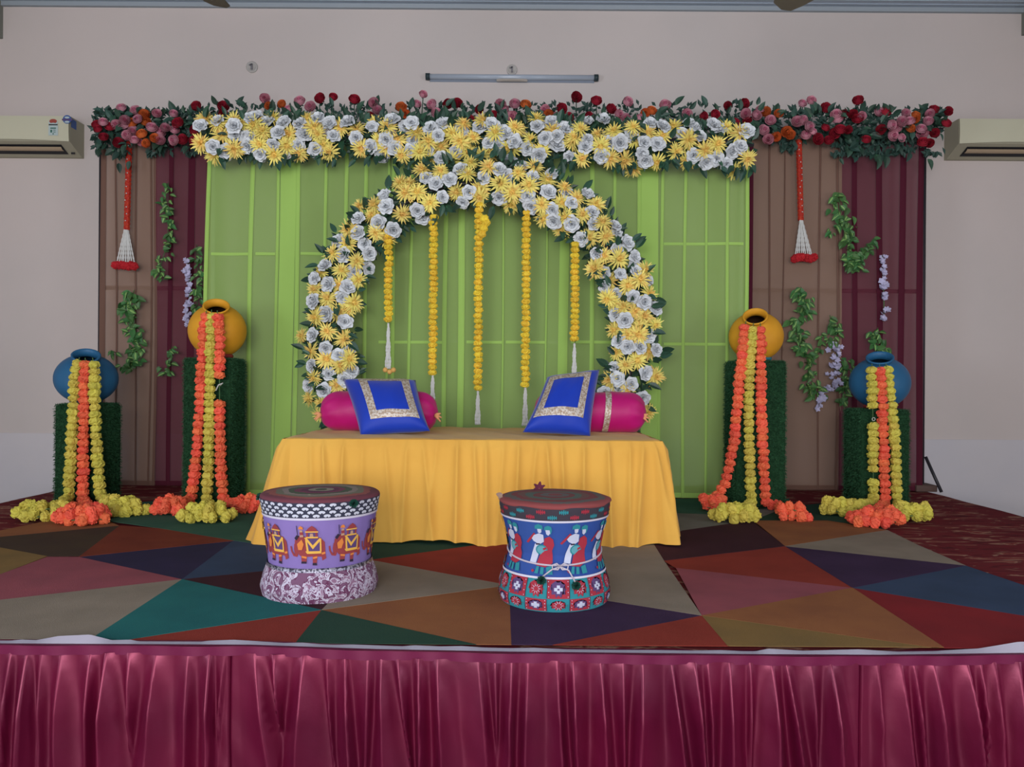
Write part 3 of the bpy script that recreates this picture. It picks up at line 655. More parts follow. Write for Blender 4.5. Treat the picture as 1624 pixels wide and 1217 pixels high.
# red strings with bead tassels in front of the brown side curtains
for (px, y0, y1, tt, yb, side) in ((205, 225, 365, 198, 422, 'left'), (1267, 222, 350, 1272, 410, 'right')):
    D_ = CS-.06; a = at(px, y0, D_); b_ = at(px-(4 if side == 'left' else -3), y1, D_); c = at(tt+(3 if side == 'left' else 0), y1, D_); e_ = at(tt+2, yb, D_)
    t = thing('red_tassel_string', 'red braided string with a flared white bead tassel before the %s brown curtain' % side, 'tassel', a)
    N = 40; q = MB()
    q.tube([a.lerp(b_, i/N) for i in range(N+1)], [.020+.004*(i % 2) for i in range(N+1)], 8); part('braid', q.mesh('braid', mat('red_braid', 'a3201c', .7, noise=(80, 3, .4, .6), col2='b83a20')), t)
    for i in range(12):
        q_ = a.lerp(b_, (i+.7)/13); m_ = MB(); m_.grid(lambda u, v: (.005*cos(2*pi*u)*sin(pi*v), .005*sin(2*pi*u)*sin(pi*v), .005*cos(pi*v)), 6, 4, closeu=True)
        part('bead', m_.mesh('bead', m_bead, True), t, q_+Vector((rr.uniform(-.01, .01), -.024, 0)))
    for k in range(9):
        f = (k/8-.5)*2; q = MB(); pts = [b_.lerp(e_, i/16)+Vector((f*(.008+.058*i/16), -.012*abs(cos(k)), .01)) for i in range(17)]
        q.tube(pts, [.007 if i % 2 else .004 for i in range(17)], 6); part('bead_strand', q.mesh('bead_strand', m_bead, True), t)
    for k in range(7):
        part('marigold', rr.choice(MG['r']), t, e_+Vector(((k/6-.5)*.145, -.02+rr.uniform(-.01, .01), rr.uniform(-.008, .006))), face_dir((rr.uniform(-.3, .3), -1, -.4), rr.uniform(0, 6)), .070)

# ------------------------------------------------------------ turf plinths, pots, long marigold garlands
m_turf = mat('turf_base', '1f3a26', .95, .05, noise=(40, 4, .35, .65), col2='284a30'); m_blade = mat('turf_blade', '3a6444', .8, .15, noise=(60, 3, .3, .7), col2='224830')
def plinth(pl_, pr_, d, pyt, label, dep=.30):
    side = abs(((pl_ if pl_ > CX else pr_)-CX))*(1-d/(d+dep)); pl_, pr_ = (pl_+side*.9, pr_) if pl_ > CX else (pl_, pr_-side*.9)
    pc = (pl_+pr_)/2; x0 = at(pl_, 700, d).x; x1 = at(pr_, 700, d).x; zt_ = at(pc, pyt, d).z
    t = thing('turf_plinth', label, 'plinth', ((x0+x1)/2, d+dep/2, STAGE), )
    q = MB(); q.box((x0+.008, d+.008, STAGE+.008), (x1-.008, d+dep-.008, zt_-.008)); part('box', bevelled(q.mesh('box', m_turf), .015), t)
    q = MB(); r = random.Random(int(pl_)); H = zt_-STAGE; Wd = x1-x0
    def blade(p, n_, k):
        d_ = (Vector(n_)+Vector((r.uniform(-.8, .8), r.uniform(-.8, .8), r.uniform(-1.0, .3)))).normalized(); s_ = d_.cross(Vector((r.uniform(-1, 1), r.uniform(-1, 1), r.uniform(-1, 1)))).normalized()*.0022
        L_ = r.uniform(.012, .02); q.face((p-s_, p+s_, p+d_*L_))
    for k in range(int(9000*H)): blade(Vector((x0+.01+(Wd-.02)*r.random(), d+.007, STAGE+.01+(H-.015)*r.random())), (0, -1, 0), 0)
    for sx, nx in ((x0+.007, -1), (x1-.007, 1)):
        for k in range(int(4500*H)): blade(Vector((sx, d+.01+(dep-.02)*r.random(), STAGE+.01+(H-.015)*r.random())), (nx, 0, 0), 0)
    for k in range(2600): blade(Vector((x0+.01+(Wd-.02)*r.random(), d+.01+(dep-.02)*r.random(), zt_-.007)), (0, 0, 1), 0)
    part('turf', q.mesh('turf', m_blade), t, kind='stuff')
    return (x0+x1)/2, d+dep/2, zt_
def pot(pxc, pyc, rpx, top, tilt, m, mi_, ringm, label, yaw=0):
    cx_, cy_, zt_ = top; r = rpx/F*cy_; c = at(pxc, pyc, cy_); rz = (c.z-zt_-.015)
    rz = max(.80*r, min(rz, .95*r)); c.z = zt_+.012+rz
    t = thing('round_pot', label, 'pot', (c.x, c.y, zt_))
    prof = []
    for k in range(0, 25):
        a = -pi/2+(pi/2+radians(62))*k/24; prof.append((max(.001, r*cos(a)), rz*sin(a)))
    r1_, z1_ = prof[-1]
    nr = r*.40
    prof += [(nr, z1_+.004), (nr*.98, z1_+.018), (nr*1.06, z1_+.030), (nr*1.13, z1_+.036), (nr*1.14, z1_+.043), (nr*1.06, z1_+.047), (nr*.94, z1_+.040), (nr*.86, z1_+.02), (nr*.86, z1_-.005)]
    nout = len(prof)-2
    for k in range(24, -1, -2):
        a = -pi/2+(pi/2+radians(60))*k/24; prof.append((max(.001, (r-.012)*cos(a)), (rz-.012)*sin(a)))
    q = MB(); q.lathe(prof, 48); q.m = [(1 if (i//48) > nout else 0) for i in range(len(q.f))]
    rot = Matrix.Rotation(yaw, 3, 'Z') @ Matrix.Rotation(tilt, 3, 'X')
    body = part('body', q.mesh('body', [m, mi_], True), t, c, rot.to_quaternion())
    q = MB(); n_ = 32
    q.tube([(c.x+.085*cos(2*pi*k/n_), c.y+.085*sin(2*pi*k/n_), zt_+.018) for k in range(n_+1)], .017, 8, cap=False); part('ring_stand', q.mesh('ring_stand', ringm, True), t, label='coloured ring stand')
    return c, r, rz, (c + rot @ Vector((0, 0, z1_+.03)))
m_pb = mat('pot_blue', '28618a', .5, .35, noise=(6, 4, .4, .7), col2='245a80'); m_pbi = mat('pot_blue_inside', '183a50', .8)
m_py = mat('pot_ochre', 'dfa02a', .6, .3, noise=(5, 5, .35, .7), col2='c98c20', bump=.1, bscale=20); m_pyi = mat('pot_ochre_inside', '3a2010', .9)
m_rb = mat('ring_blue', '2c5670', .6); m_rr = mat('ring_red', '8c3030', .6); m_rt = mat('ring_teal', '2f7080', .6)
P_bl = plinth(83, 190, 5.04, 641, 'short turf covered plinth under the left blue pot')
P_yl = plinth(287, 388, 4.95, 568, 'tall turf covered plinth under the left ochre pot')
P_yr = plinth(1149, 1249, 4.98, 572, 'tall turf covered plinth under the right ochre pot')
P_br = plinth(1339, 1446, 5.09, 650, 'short turf covered plinth under the right blue pot')
pots = [pot(137, 603, 46, P_bl, radians(32), m_pb, m_pbi, m_rb, 'round blue pot tipped forward on the far left plinth', radians(27)),
        pot(345, 522, 44, P_yl, radians(40), m_py, m_pyi, m_rr, 'round ochre pot tipped forward on the tall left plinth', radians(17)),
        pot(1199, 533, 42, P_yr, radians(46), m_py, m_pyi, m_rt, 'round ochre pot with open dark mouth on the tall right plinth', radians(-20)),
        pot(1395, 606, 45, P_br, radians(30), m_pb, m_pbi, m_rr, 'round blue pot tipped forward on the far right plinth', radians(-25))]

def garland(label, potinfo, plinth_d, px_path, col, pile, seed, gaps=(), group='marigold garlands spilling from the pots'):
    """px_path: list of (px,py) from the pot's mouth to the floor; pile = (px,py,half width px, turns)"""
    r = random.Random(seed); c, pr_, prz, mouth = potinfo
    pts = []
    # sample path densely and set the depth so that the strand lies on the pot, then hangs before the plinth
    for (a, b_) in zip(px_path, px_path[1:]):
        for k in range(12): pts.append((a[0]+(b_[0]-a[0])*k/12, a[1]+(b_[1]-a[1])*k/12))
    pts.append(px_path[-1]); W3 = []
    dfr = plinth_d-.075
    for i, (px, py) in enumerate(pts):
        p0 = at(px, py, c.y); dx = (p0.x-c.x)/(pr_+.03); dz = (p0.z-c.z)/(prz+.035); s_ = 1-dx*dx-dz*dz
        if p0.z > c.z+.5*prz: d_ = c.y-pr_*1.02-.025
        elif p0.z > c.z-.02 and s_ > 0: d_ = c.y-(pr_+.03)*sqrt(s_)
        elif p0.z > c.z-.02: d_ = c.y-.03
        else: d_ = min(dfr, c.y-pr_-.03)
        W3.append([px, py, d_])
    for _ in range(6):
        for i in range(1, len(W3)-1): W3[i][2] = (W3[i-1][2]+W3[i][2]+W3[i+1][2])/3
    P3 = [at(*q_) for q_ in W3]; zmin = STAGE+.035
    for p in P3: p.z = max(p.z, zmin)
    # floor pile
    fx = on_floor(pile[0], pile[1], STAGE+.035); hw = pile[2]/F*fx.y; turns = pile[3]
    n0 = int(turns*16)
    spir = []
    for k in range(n0):
        f = k/n0; a = 2*pi*turns*f+pi*.5; rad = hw*(1-.62*(f*turns-int(f*turns)*1.0 if False else f))
        spir.append(Vector((fx.x+rad*cos(a), fx.y+.05+rad*.55*sin(a), zmin+.035*(1 if f > .45 else 0)+r.uniform(-.004, .01))))
    P3 += [P3[-1].lerp(spir[0], t_/6) for t_ in range(1, 6)] + spir
    t = thing('marigold_garland', label, 'garland', (P3[0].x, P3[0].y, STAGE), group)
    q = MB(); q.tube(P3, .003, 5); part('thread', q.mesh('thread', m_str, True), t)
    sp = .046; acc = 0; last = P3[0]; cnt = 0; tot = 0
    gaplen = 0
    for i in range(1, len(P3)):
        seg = P3[i]-P3[i-1]; L_ = seg.length
        if L_ < 1e-6: continue
        pos = sp-acc
        while pos <= L_:
            p = P3[i-1]+seg*(pos/L_); tot += 1
            py_ = CY-(p.z-EYE-(p.x)*sin(ROLL))/p.y*F
            if not any(g0 < py_ < g1 for g0, g1 in gaps):
                n_ = seg.normalized(); qn = n_.to_track_quat('Z', 'Y') @ Quaternion((0, 0, 1), r.uniform(0, 6)) @ Quaternion((1, 0, 0), r.uniform(-.2, .2))
                s_ = .077*r.uniform(.92, 1.1)
                if tot > 0: part('marigold', r.choice(MG[col]), t, p+(Vector((r.uniform(-.003, .003), 0, 0)) if i < len(P3)-n0 else Vector((r.uniform(-.018, .018), r.uniform(-.018, .018), r.uniform(-.004, .016)))), qn, (s_, s_, s_*1.05))
                cnt += 1
            pos += sp
        acc = L_-(pos-sp)
    return cnt, t
def Z(l, ox, oy, s): return [(ox+x/s, oy+y/s) for x, y in l]
GL = []
bl = pots[0]; yl = pots[1]; yr = pots[2]; br = pots[3]
GL.append(garland('lime yellow marigold garland, left strand on the far left blue pot', bl, 5.04, Z([(268,110),(250,165),(235,260),(230,400),(215,700),(200,1010)], 60, 540, 4.055), 'y', (62, 818, 44, 2.6), 1))
GL.append(garland('orange marigold garland, middle strand on the far left blue pot', bl, 5.04, Z([(305,112),(303,170),(298,400),(292,750),(288,1060)], 60, 540, 4.055), 'o', (124, 825, 46, 2.8), 2))
GL.append(garland('lime yellow marigold garland, right strand on the far left blue pot', bl, 5.04, Z([(352,112),(362,170),(366,400),(378,700),(405,1010)], 60, 540, 4.055), 'y', (190, 812, 36, 2.6), 3))
GL.append(garland('orange marigold garland, left strand on the left ochre pot', yl, 4.95, Z([(312,104),(300,200),(293,300),(285,450),(278,600),(265,800),(235,1060)], 230, 460, 3.2), 'o', (266, 811, 30, 2.2), 4))
GL.append(garland('lime yellow marigold garland, middle strand on the left ochre pot', yl, 4.95, Z([(338,100),(335,200),(330,400),(328,700),(312,1080)], 230, 460, 3.2), 'y', (325, 822, 39, 2.6), 5))
GL.append(garland('orange marigold garland with a gap halfway, right strand on the left ochre pot', yl, 4.95, Z([(366,104),(382,240),(378,450),(380,700),(385,900),(400,1080)], 230, 460, 3.2), 'o', (389, 808, 22, 2.2), 6, gaps=((606, 630),)))
GL.append(garland('orange marigold garland, left strand on the right ochre pot', yr, 4.98, Z([(240,130),(225,260),(200,500),(180,750),(135,980),(75,1060)], 1110, 470, 3.29), 'o', (1138, 806, 19, 2.6), 7))
GL.append(garland('lime yellow marigold garland, middle strand on the right ochre pot', yr, 4.98, Z([(280,140),(270,220),(258,400),(256,700),(266,1090)], 1110, 470, 3.29), 'y', (1170, 822, 36, 2.8), 8))
GL.append(garland('orange marigold garland, right strand on the right ochre pot', yr, 4.98, Z([(315,140),(318,250),(318,450),(325,700),(335,950),(350,1110),(400,1150)], 1110, 470, 3.29), 'o', (1262, 820, 24, 2.4), 9))
GL.append(garland('lime yellow marigold garland with gaps, left strand on the far right blue pot', br, 5.09, Z([(325,145),(325,240),(330,400),(333,650),(333,1040)], 1300, 540, 3.925), 'y', (1342, 812, 32, 2.5), 10, gaps=((653, 668), (748, 756))))
GL.append(garland('orange marigold garland, middle strand on the far right blue pot', br, 5.09, Z([(372,150),(380,250),(392,400),(397,700),(408,1060)], 1300, 540, 3.925), 'o', (1398, 828, 44, 2.9), 11))
GL.append(garland('lime yellow marigold garland, right strand on the far right blue pot', br, 5.09, Z([(412,145),(430,240),(450,400),(468,650),(485,1060)], 1300, 540, 3.925), 'y', (1452, 820, 32, 2.5), 12))
p = at(349, 612, 4.82); q = MB(); q.tube([p, p+Vector((.02, -.01, .018)), p+Vector((-.005, -.012, .005)), p+Vector((-.022, -.01, -.03))], .004, 5)
part('ribbon', q.mesh('ribbon', m_bead, True), GL[5][1], label='loose white ribbon in the gap')
p = at(1385.5, 665, 4.97); q = MB(); q.tube([p+Vector((.010*cos(a), 0, .010*sin(a))) for a in [2*pi*k/14 for k in range(15)]], .002, 5, cap=False)
part('hook_ring', q.mesh('hook_ring', m_bead, True), GL[9][1], label='small metal ring in the gap')
for gi, (px, py) in ((0, (81, 818)), (4, (360, 824)), (9, (1372, 808))):
    p = at(px, py, 4.78); q = MB(); q.tube([p+Vector((.012*cos(a), 0, .016*sin(a))) for a in [2*pi*k/14 for k in range(15)]], .0025, 5, cap=False)
    part('hook_ring', q.mesh('hook_ring', m_bead, True), GL[gi][1], label='small metal ring at the end of the garland')

# ------------------------------------------------------------ artificial vines and lilac sprays on the side curtains
def vine(label, path, n, size, meshes, d, spread=7, seed=0, stem=True, name='hanging_vine', group=None, part_name='leaf', cat='vine'):
    r = random.Random(seed+50); P3 = [at(x, y, d) for x, y in path]
    t = thing(name, label, cat, P3[0], group)
    if group is None: pass
    q = MB(); q.tube(P3, .003, 5); part('stem', q.mesh('stem', m_pot1, True), t)
    L_ = [0]
    for a, b_ in zip(path, path[1:]): L_.append(L_[-1]+math.dist(a, b_))
    for k in range(int(n*1.9) if cat == 'vine' else int(n*1.3)):
        s_ = r.random()*L_[-1]; i = max(j for j in range(len(L_)-1) if L_[j] <= s_); f = (s_-L_[i])/(L_[i+1]-L_[i]+1e-6)
        px = path[i][0]+(path[i+1][0]-path[i][0])*f + r.gauss(0, .5)*spread; py = path[i][1]+(path[i+1][1]-path[i][1])*f
        p = at(px, py, d-r.uniform(.0, .04))
        y = Vector((r.uniform(-1, 1), r.uniform(-.5, 0), r.uniform(-1.2, .2))).normalized(); z = Vector((r.uniform(-.5, .5), -1, r.uniform(0, .7))); x = y.cross(z).normalized(); z = x.cross(y)
        part(part_name, r.choice(meshes), t, p, Matrix((x, y, z)).transposed().to_quaternion(), size*r.uniform(.6, 1.25))
    return t
DV = CS-.04
q = MB()
for k in range(5):
    broad(q, random.Random(k), 2*pi*k/5, .3, .5, .42, .3, 0, 2, 2, .02, .03)
BL = [q.mesh('blossom', mat('lilac_blossom', 'b4b0cc', .7, var=.12), True)]
vine('dense variegated vine spray below the left red tassel', [(213,460),(203,490),(212,520),(222,545),(205,575),(200,588)], 62, .066, LV, DV, 14, 1)
vine('slim variegated vine on the left maroon curtain, near its top', [(267,290),(262,310),(267,345),(266,385),(255,420),(252,446)], 40, .052, LV, DV, 9, 2)
vine('small vine tip low on the left maroon curtain', [(273,550),(270,572),(262,592)], 14, .05, LV, DV, 8, 3)
vine('single small vine leaf spray at the blue pot on the left', [(176,556),(184,560)], 3, .05, LV, DV, 3, 4)
vine('dull green vine beside the left edge of the green curtain', [(312,388),(312,420),(318,440),(314,470),(312,495)], 26, .055, LV, DV, 8, 5)
vine('dark leafy vine where the right brown and maroon curtains meet', [(1330,305),(1333,340),(1345,370),(1350,400),(1355,430)], 55, .062, LV, DV, 12, 6)
vine('faded vine spray reaching right from the dark vine on the maroon curtain', [(1352,425),(1370,400),(1386,378)], 22, .055, [LV[1]], DV, 12, 7)
vine('small leaf pair on the right brown curtain', [(1314,362),(1317,374)], 4, .05, LV, DV, 4, 8)
vine('long bright variegated vine on the right brown curtain', [(1270,455),(1278,480),(1266,510),(1270,545),(1284,575),(1286,600),(1298,632)], 74, .062, LV, DV, 12, 9)
vine('tiny vine twig right of the long bright vine', [(1304,528),(1302,545),(1300,560)], 8, .05, LV, DV, 5, 10)
vine('short vine above the lilac spray on the right brown curtain', [(1316,500),(1320,520),(1328,518),(1322,545)], 18, .055, LV, DV, 9, 11)
vine('short vine behind the right blue pot, next to the lilac spray', [(1340,568),(1344,590),(1340,612),(1334,638)], 26, .055, LV, DV, 9, 12)
vine('short bushy vine rising behind the mouth of the right blue pot', [(1392,520),(1390,540),(1396,560),(1393,572)], 24, .058, LV, DV, 11, 13)
vine('string of pale lilac blossoms on the left maroon curtain', [(297,412),(299,440),(300,470),(297,500),(297,518)], 34, .05, BL, DV, 5, 14, name='lilac_string', part_name='blossom', cat='flower string')
vine('string of pale lilac blossoms hanging on the right maroon curtain', [(1400,405),(1400,440),(1402,470),(1402,508)], 34, .048, BL, DV, 5, 15, name='lilac_string', part_name='blossom', cat='flower string')
vine('drooping lilac blossom spray at the bottom of the right brown curtain', [(1329,545),(1326,575),(1322,600),(1324,612),(1305,622),(1296,650)], 46, .052, BL, DV, 10, 16, name='lilac_string', part_name='blossom', cat='flower string')

# ------------------------------------------------------------ draped bench
BX0, BX1, BY0, BY1 = at(447, 690, 3.85).x, at(1051, 692, 3.85).x, 3.85, 4.88
BZ = EYE-.281
m_cloth = mat('yellow_cloth', 'deaa4c', .8, .2, noise=(2.5, 5, .35, .7), col2='d69f44', bump=.5, bscale=14, sheen=.1)
bench = thing('draped_bench', 'long low bench fully draped in gathered yellow cloth', 'bench', ((BX0+BX1)/2, (BY0+BY1)/2, STAGE))
q = MB(); q.box((BX0+.02, BY0+.02, BZ-.06), (BX1-.02, BY1-.02, BZ-.01)); part('bench_top', q.mesh('bench_top', m_wood), bench)
for sx in (0, 1):
    for sy in (0, 1):
        x = BX0+.06+(BX1-BX0-.16)*sx; y = BY0+.08+(BY1-BY0-.2)*sy
        q = MB(); q.box((x, y, STAGE), (x+.05, y+.05, BZ-.06)); part('leg', q.mesh('leg', m_wood), bench)
q = MB()
def tp(u, v):
    x = BX0+(BX1-BX0)*u; y = BY0+(BY1-BY0)*v
    e_ = min(u*(BX1-BX0), (1-u)*(BX1-BX0), v*(BY1-BY0))
    return (x, y, BZ+.003*sin(x*9+y*5)*min(1, e_*12)-.012*max(0, 1-e_/.02)**2+.002*sin(x*31+y*17))
q.grid(tp, 120, 50); part('top_cloth', q.mesh('top_cloth', m_cloth, True), bench)
rb = random.Random(21)
Lf = BX1-BX0; Ls = BY1-BY0; PER = Ls+Lf+Ls
fold_c = []; s_ = 0
while s_ < PER: fold_c.append((s_, rb.uniform(.5, 1.5), rb.uniform(-.06, .06))); s_ += rb.uniform(.045, .12)
def fdisp(s, t):
    v = 0
    for (c, a, dr) in fold_c:
        dd = (s-c-dr*t)
        if abs(dd) < .09: v += a*math.exp(-abs(dd/(.011+.012*t))**1.5)
    return v
q = MB()
def skf(u, v):
    s = PER*u; t = v
    # perimeter point and outward normal with rounded corners
    if s < Ls: p = Vector((BX0, BY1-s)); nn = Vector((-1, 0)); c = Ls-s
    elif s < Ls+Lf: p = Vector((BX0+s-Ls, BY0)); nn = Vector((0, -1)); c = min(s-Ls, Ls+Lf-s)
    else: p = Vector((BX1, BY0+s-Ls-Lf)); nn = Vector((1, 0)); c = s-Ls-Lf
    if c < .12:
        k = .5*(1-c/.12)
        other = Vector((0, -1)) if (s < Ls or s > Ls+Lf) else (Vector((-1, 0)) if s < Ls+Lf/2 else Vector((1, 0)))
        nn = (nn*(1-k)+other*k)*(1+.15*k)
    left = 1 if s < Ls+Lf*.12 else 0
    fl = (.15 if nn.x < -.3 else .095 if nn.x > .3 else .055)*t**.85 + .012*min(1, t*12)
    fold = (.016+.026*t)*min(1, t*9+.15)*fdisp(s, t)*.8+.004*sin(s*60)*max(0, 1-t*5)
    wr = .004*sin(s*13+t*7)*t
    # irregular drifting sag between pleats
    wide = .018*t*sin(s*7.3+1.2*sin(s*2.9))
    pp = p+nn*(fl+fold+wr+wide)
    hem = STAGE+.012+.008*sin(s*11)+.01*sin(s*4.1+1)
    z = (BZ-.004)*(1-t)+hem*t
    return (pp.x, pp.y, z)
q.grid(skf, 620, 36); part('gathered_skirt', q.mesh('gathered_skirt', m_cloth, True), bench)

# ------------------------------------------------------------ bolsters and cushions
m_mag = mat('magenta_silk', 'be0474', .5, .35, noise=(6, 4, .3, .75), col2='ac065e', sheen=.1, bump=.15, bscale=18); m_trim = mat('gold_trim', 'a48e78', .45, .5, metal=.3, noise=(90, 3, .42, .58), col2='cfc6bc', bump=.6, bscale=120); m_peach = mat('peach_knot', 'd8966a', .8)
def bolster(label, px0, px1, pyc, d, rad, bands, knots):
    a = at(px0, pyc, d); b_ = at(px1, pyc, d); zc = BZ+rad-.004; L_ = b_.x-a.x
    t = thing('bolster', label, 'bolster', ((a.x+b_.x)/2, d, BZ))
    q = MB(); N = 44
    def fn(u, v):
        x = v; e_ = .19
        if x < e_: k = x/e_; r = rad*(sqrt(max(0, 1-(1-k)**2.4)))
        elif x > 1-e_: k = (1-x)/e_; r = rad*(sqrt(max(0, 1-(1-k)**2.4)))
        else: r = rad*(1+.01*sin(x*30)); k = 1
        an = 2*pi*u; r *= 1+.05*(1-k)*sin(an*9+4*sin(x*9))+.018*sin(an*2+x*5)+.012*sin(x*22+an*3)
        z = zc+r*sin(an); z = max(z, BZ+.003)
        return (a.x+L_*x, d+r*cos(an)*.98, z)
    q.grid(fn, 64, N, closeu=True); part('body', q.mesh('body', m_mag, True), t)
    for px in bands:
        xb = at(px, pyc, d).x; q = MB()
        q.grid(lambda u, v: (xb-.017+.034*v+.012*sin(2*pi*u), d+(rad+.004)*cos(2*pi*u), max(BZ+.004, zc+(rad+.004)*sin(2*pi*u))), 40, 1, closeu=True); part('band', q.mesh('band', m_trim, True), t, label='gold trim band')
    for x, s_ in knots:
        q = MB(); c = Vector((x, d-rad*.55, zc-.02))
        for k in range(5):
            an = k*1.25; q.tube([c, c+Vector((s_*.012, -.004, .012*sin(an))), c+Vector((s_*.03+.008*cos(an), -.012, .024*sin(an)-.01))], [.009, .007, .004], 6)
        part('knot', q.mesh('knot', m_peach, True), t, label='peach cloth knot')
    return t
bolster('magenta bolster lying behind the left blue cushion', 508, 695, 655, 4.46, .118, [], ((at(512, 650, 4.44).x, -1), (at(692, 650, 4.46).x, 1)))
bolster('magenta bolster with a gold band behind the right blue cushion', 846, 1025, 657, 4.49, .120, [960], ((at(1019, 650, 4.49).x-.012, 1),))
m_blue = mat('royal_blue_silk', '0434ac', .55, .3, noise=(3, 4, .3, .75), col2='042c9c', sheen=.25, bump=.15, bscale=14)
def cushion(label, cor, uv, lean, th=.095):
    P = [at(*c) for c in cor]   # TL TR BR BL (px,py,d)
    base_ = (P[2]+P[3])/2; t = thing('cushion', label, 'cushion', (base_.x, base_.y, BZ))
    TL, TR, BR, BLc = P; nrm = (TR-TL).cross(BLc-TL).normalized()
    if nrm.y > 0: nrm = -nrm
    def surf(u, v, side, extra=0):
        uu = u; vv = v; su = (u-.5)*2; sv = (v-.5)*2
        pin = .045; uu2 = .5+.5*su*(1-pin*(1-sv*sv)); vv2 = .5+.5*sv*(1-pin*(1-su*su))
        p = TL.lerp(TR, uu2).lerp(BLc.lerp(BR, uu2), vv2)
        h = th*((1-su**4)*(1-sv**4))**.6*(.8+.2*cos(su*2)*cos(sv*2))+.003*sin(su*9+sv*4)*(1-su*su)*(1-sv*sv)
        return p+nrm*(side*h+extra)
    q = MB()
    q.grid(lambda u, v: surf(u, v, 1), 30, 30); q.grid(lambda u, v: surf(1-u, v, -1), 30, 30)
    me = q.mesh('cover', m_blue, True); bm = bmesh.new(); bm.from_mesh(me); bmesh.ops.remove_doubles(bm, verts=bm.verts, dist=1e-4); bm.to_mesh(me); bm.free(); part('cover', me, t)
    u0, u1, v0, v1 = uv; wd = .115
    q = MB()
    for (a, b_, c, e_) in ((u0, u1, v0, v0+wd), (u0, u1, v1-wd, v1), (u0, u0+wd, v0+wd, v1-wd), (u1-wd, u1, v0+wd, v1-wd)):
        q.grid(lambda u, v: surf(a+(b_-a)*u, c+(e_-c)*v, 1, .0025), 24, 16)
    part('trim', q.mesh('trim', m_trim, True), t, label='square border of glittering gold trim')
    return t
cushion('royal blue square cushion with gold border leaning at the left bolster', [(544, 602, 4.34), (659, 603, 4.36), (682, 684, 4.14), (572, 691, 4.10)], (.19, .90, .05, .86), 0)
cushion('royal blue square cushion with gold border leaning at the right bolster', [(868, 598, 4.36), (951, 586, 4.40), (936, 692, 4.15), (829, 686, 4.12)], (.08, .86, .10, .84), 0)

# ------------------------------------------------------------ printed stools
def smooth_prof(pts, n=40):
    out = []
    for i in range(n+1):
        t = i/n*(len(pts)-1); k = min(int(t), len(pts)-2); f = t-k; f = f*f*(3-2*f)
        out.append((pts[k][0]+(pts[k+1][0]-pts[k][0])*f, pts[k][1]+(pts[k+1][1]-pts[k][1])*f))
    return out
def rad_at(prof, z):
    for (r0, z0), (r1_, z1_) in zip(prof, prof[1:]):
        if z0 <= z <= z1_: return r0+(r1_-r0)*(z-z0)/(z1_-z0+1e-9)
    return prof[-1][0] if z > prof[-1][1] else prof[0][0]
def wrap_poly(bm_out, poly, prof, ang, off, mi, maxl=.02, s=1):
    """poly in metres (x along the circumference, z up) wrapped round the stool and turned to angle ang"""
    bm = bmesh.new(); vs = [bm.verts.new((x, 0, z)) for x, z in poly]
    try: bm.faces.new(vs)
    except ValueError: bm.free(); return
    bmesh.ops.triangulate(bm, faces=bm.faces[:])
    for _ in range(4):
        es = [e_ for e_ in bm.edges if e_.calc_length() > maxl]
        if not es: break
        bmesh.ops.subdivide_edges(bm, edges=es, cuts=1); bmesh.ops.triangulate(bm, faces=bm.faces[:])
    mp_ = {}
    for v in bm.verts:
        z = v.co.z; r = rad_at(prof, z); a = ang+v.co.x/r; mp_[v] = bm_out.verts.new(((r+off)*sin(a), -(r+off)*cos(a), z))
    for f in bm.faces:
        try: nf = bm_out.faces.new([mp_[v] for v in f.verts]); nf.material_index = mi; nf.smooth = True
        except ValueError: pass
    bm.free()
def finish(bm, name, mats, par, loc, **k):
    me = bpy.data.meshes.new(name); bm.to_mesh(me); bm.free()
    for m in mats: me.materials.append(m)
    return part(name, me, par, loc, **k)
def ellipse(cx, cz, a, b, n=12, ph=0): return [(cx+a*cos(2*pi*k/n+ph), cz+b*sin(2*pi*k/n+ph)) for k in range(n)]

def band_mesh(prof, z0, z1, m, pleat=0, n=96, off=0, seed=0):
    pr = [(r+off, z) for r, z in prof if z0 < z < z1]; pr = [(rad_at(prof, z0)+off, z0)]+pr+[(rad_at(prof, z1)+off, z1)]
    q = MB(); q.lathe(pr, n, mod=(lambda a, z: pleat*(abs(sin(a*9+seed))**.5-.6)*.5) if pleat else None); return q.mesh('band', m, True)
# --- lilac stool
def ring_tex(name, cols, scale, seedv):
    m = bpy.data.materials.new(name); m.use_nodes = True; nt = m.node_tree; n = nt.nodes; L = nt.links; b = n['Principled BSDF']; b.inputs['Roughness'].default_value = .9
    tc = n.new('ShaderNodeTexCoord'); no = n.new('ShaderNodeTexNoise'); no.inputs['Scale'].default_value = 14; no.inputs['Detail'].default_value = 4; L.new(tc.outputs['Object'], no.inputs['Vector'])
    vm = n.new('ShaderNodeVectorMath'); vm.operation = 'MULTIPLY'; vm.inputs[1].default_value = (1, 1, 0); L.new(tc.outputs['Object'], vm.inputs[0]); vl = n.new('ShaderNodeVectorMath'); vl.operation = 'LENGTH'; L.new(vm.outputs[0], vl.inputs[0])
    mu = n.new('ShaderNodeMath'); mu.operation = 'MULTIPLY'; mu.inputs[1].default_value = 1/scale; L.new(vl.outputs['Value'], mu.inputs[0])
    ad = n.new('ShaderNodeMath'); ad.operation = 'MULTIPLY_ADD'; ad.inputs[1].default_value = .22; L.new(no.outputs['Fac'], ad.inputs[0]); L.new(mu.outputs[0], ad.inputs[2])
    cr = n.new('ShaderNodeValToRGB'); cr.color_ramp.interpolation = 'CONSTANT'; e = cr.color_ramp.elements
    e[0].position = 0; e[0].color = lin(cols[0]); e[1].position = 1/len(cols); e[1].color = lin(cols[1])
    for k in range(2, len(cols)): x = e.new(k/len(cols)); x.color = lin(cols[k])
    L.new(ad.outputs[0], cr.inputs['Fac']); L.new(cr.outputs['Color'], b.inputs['Base Color']); return m
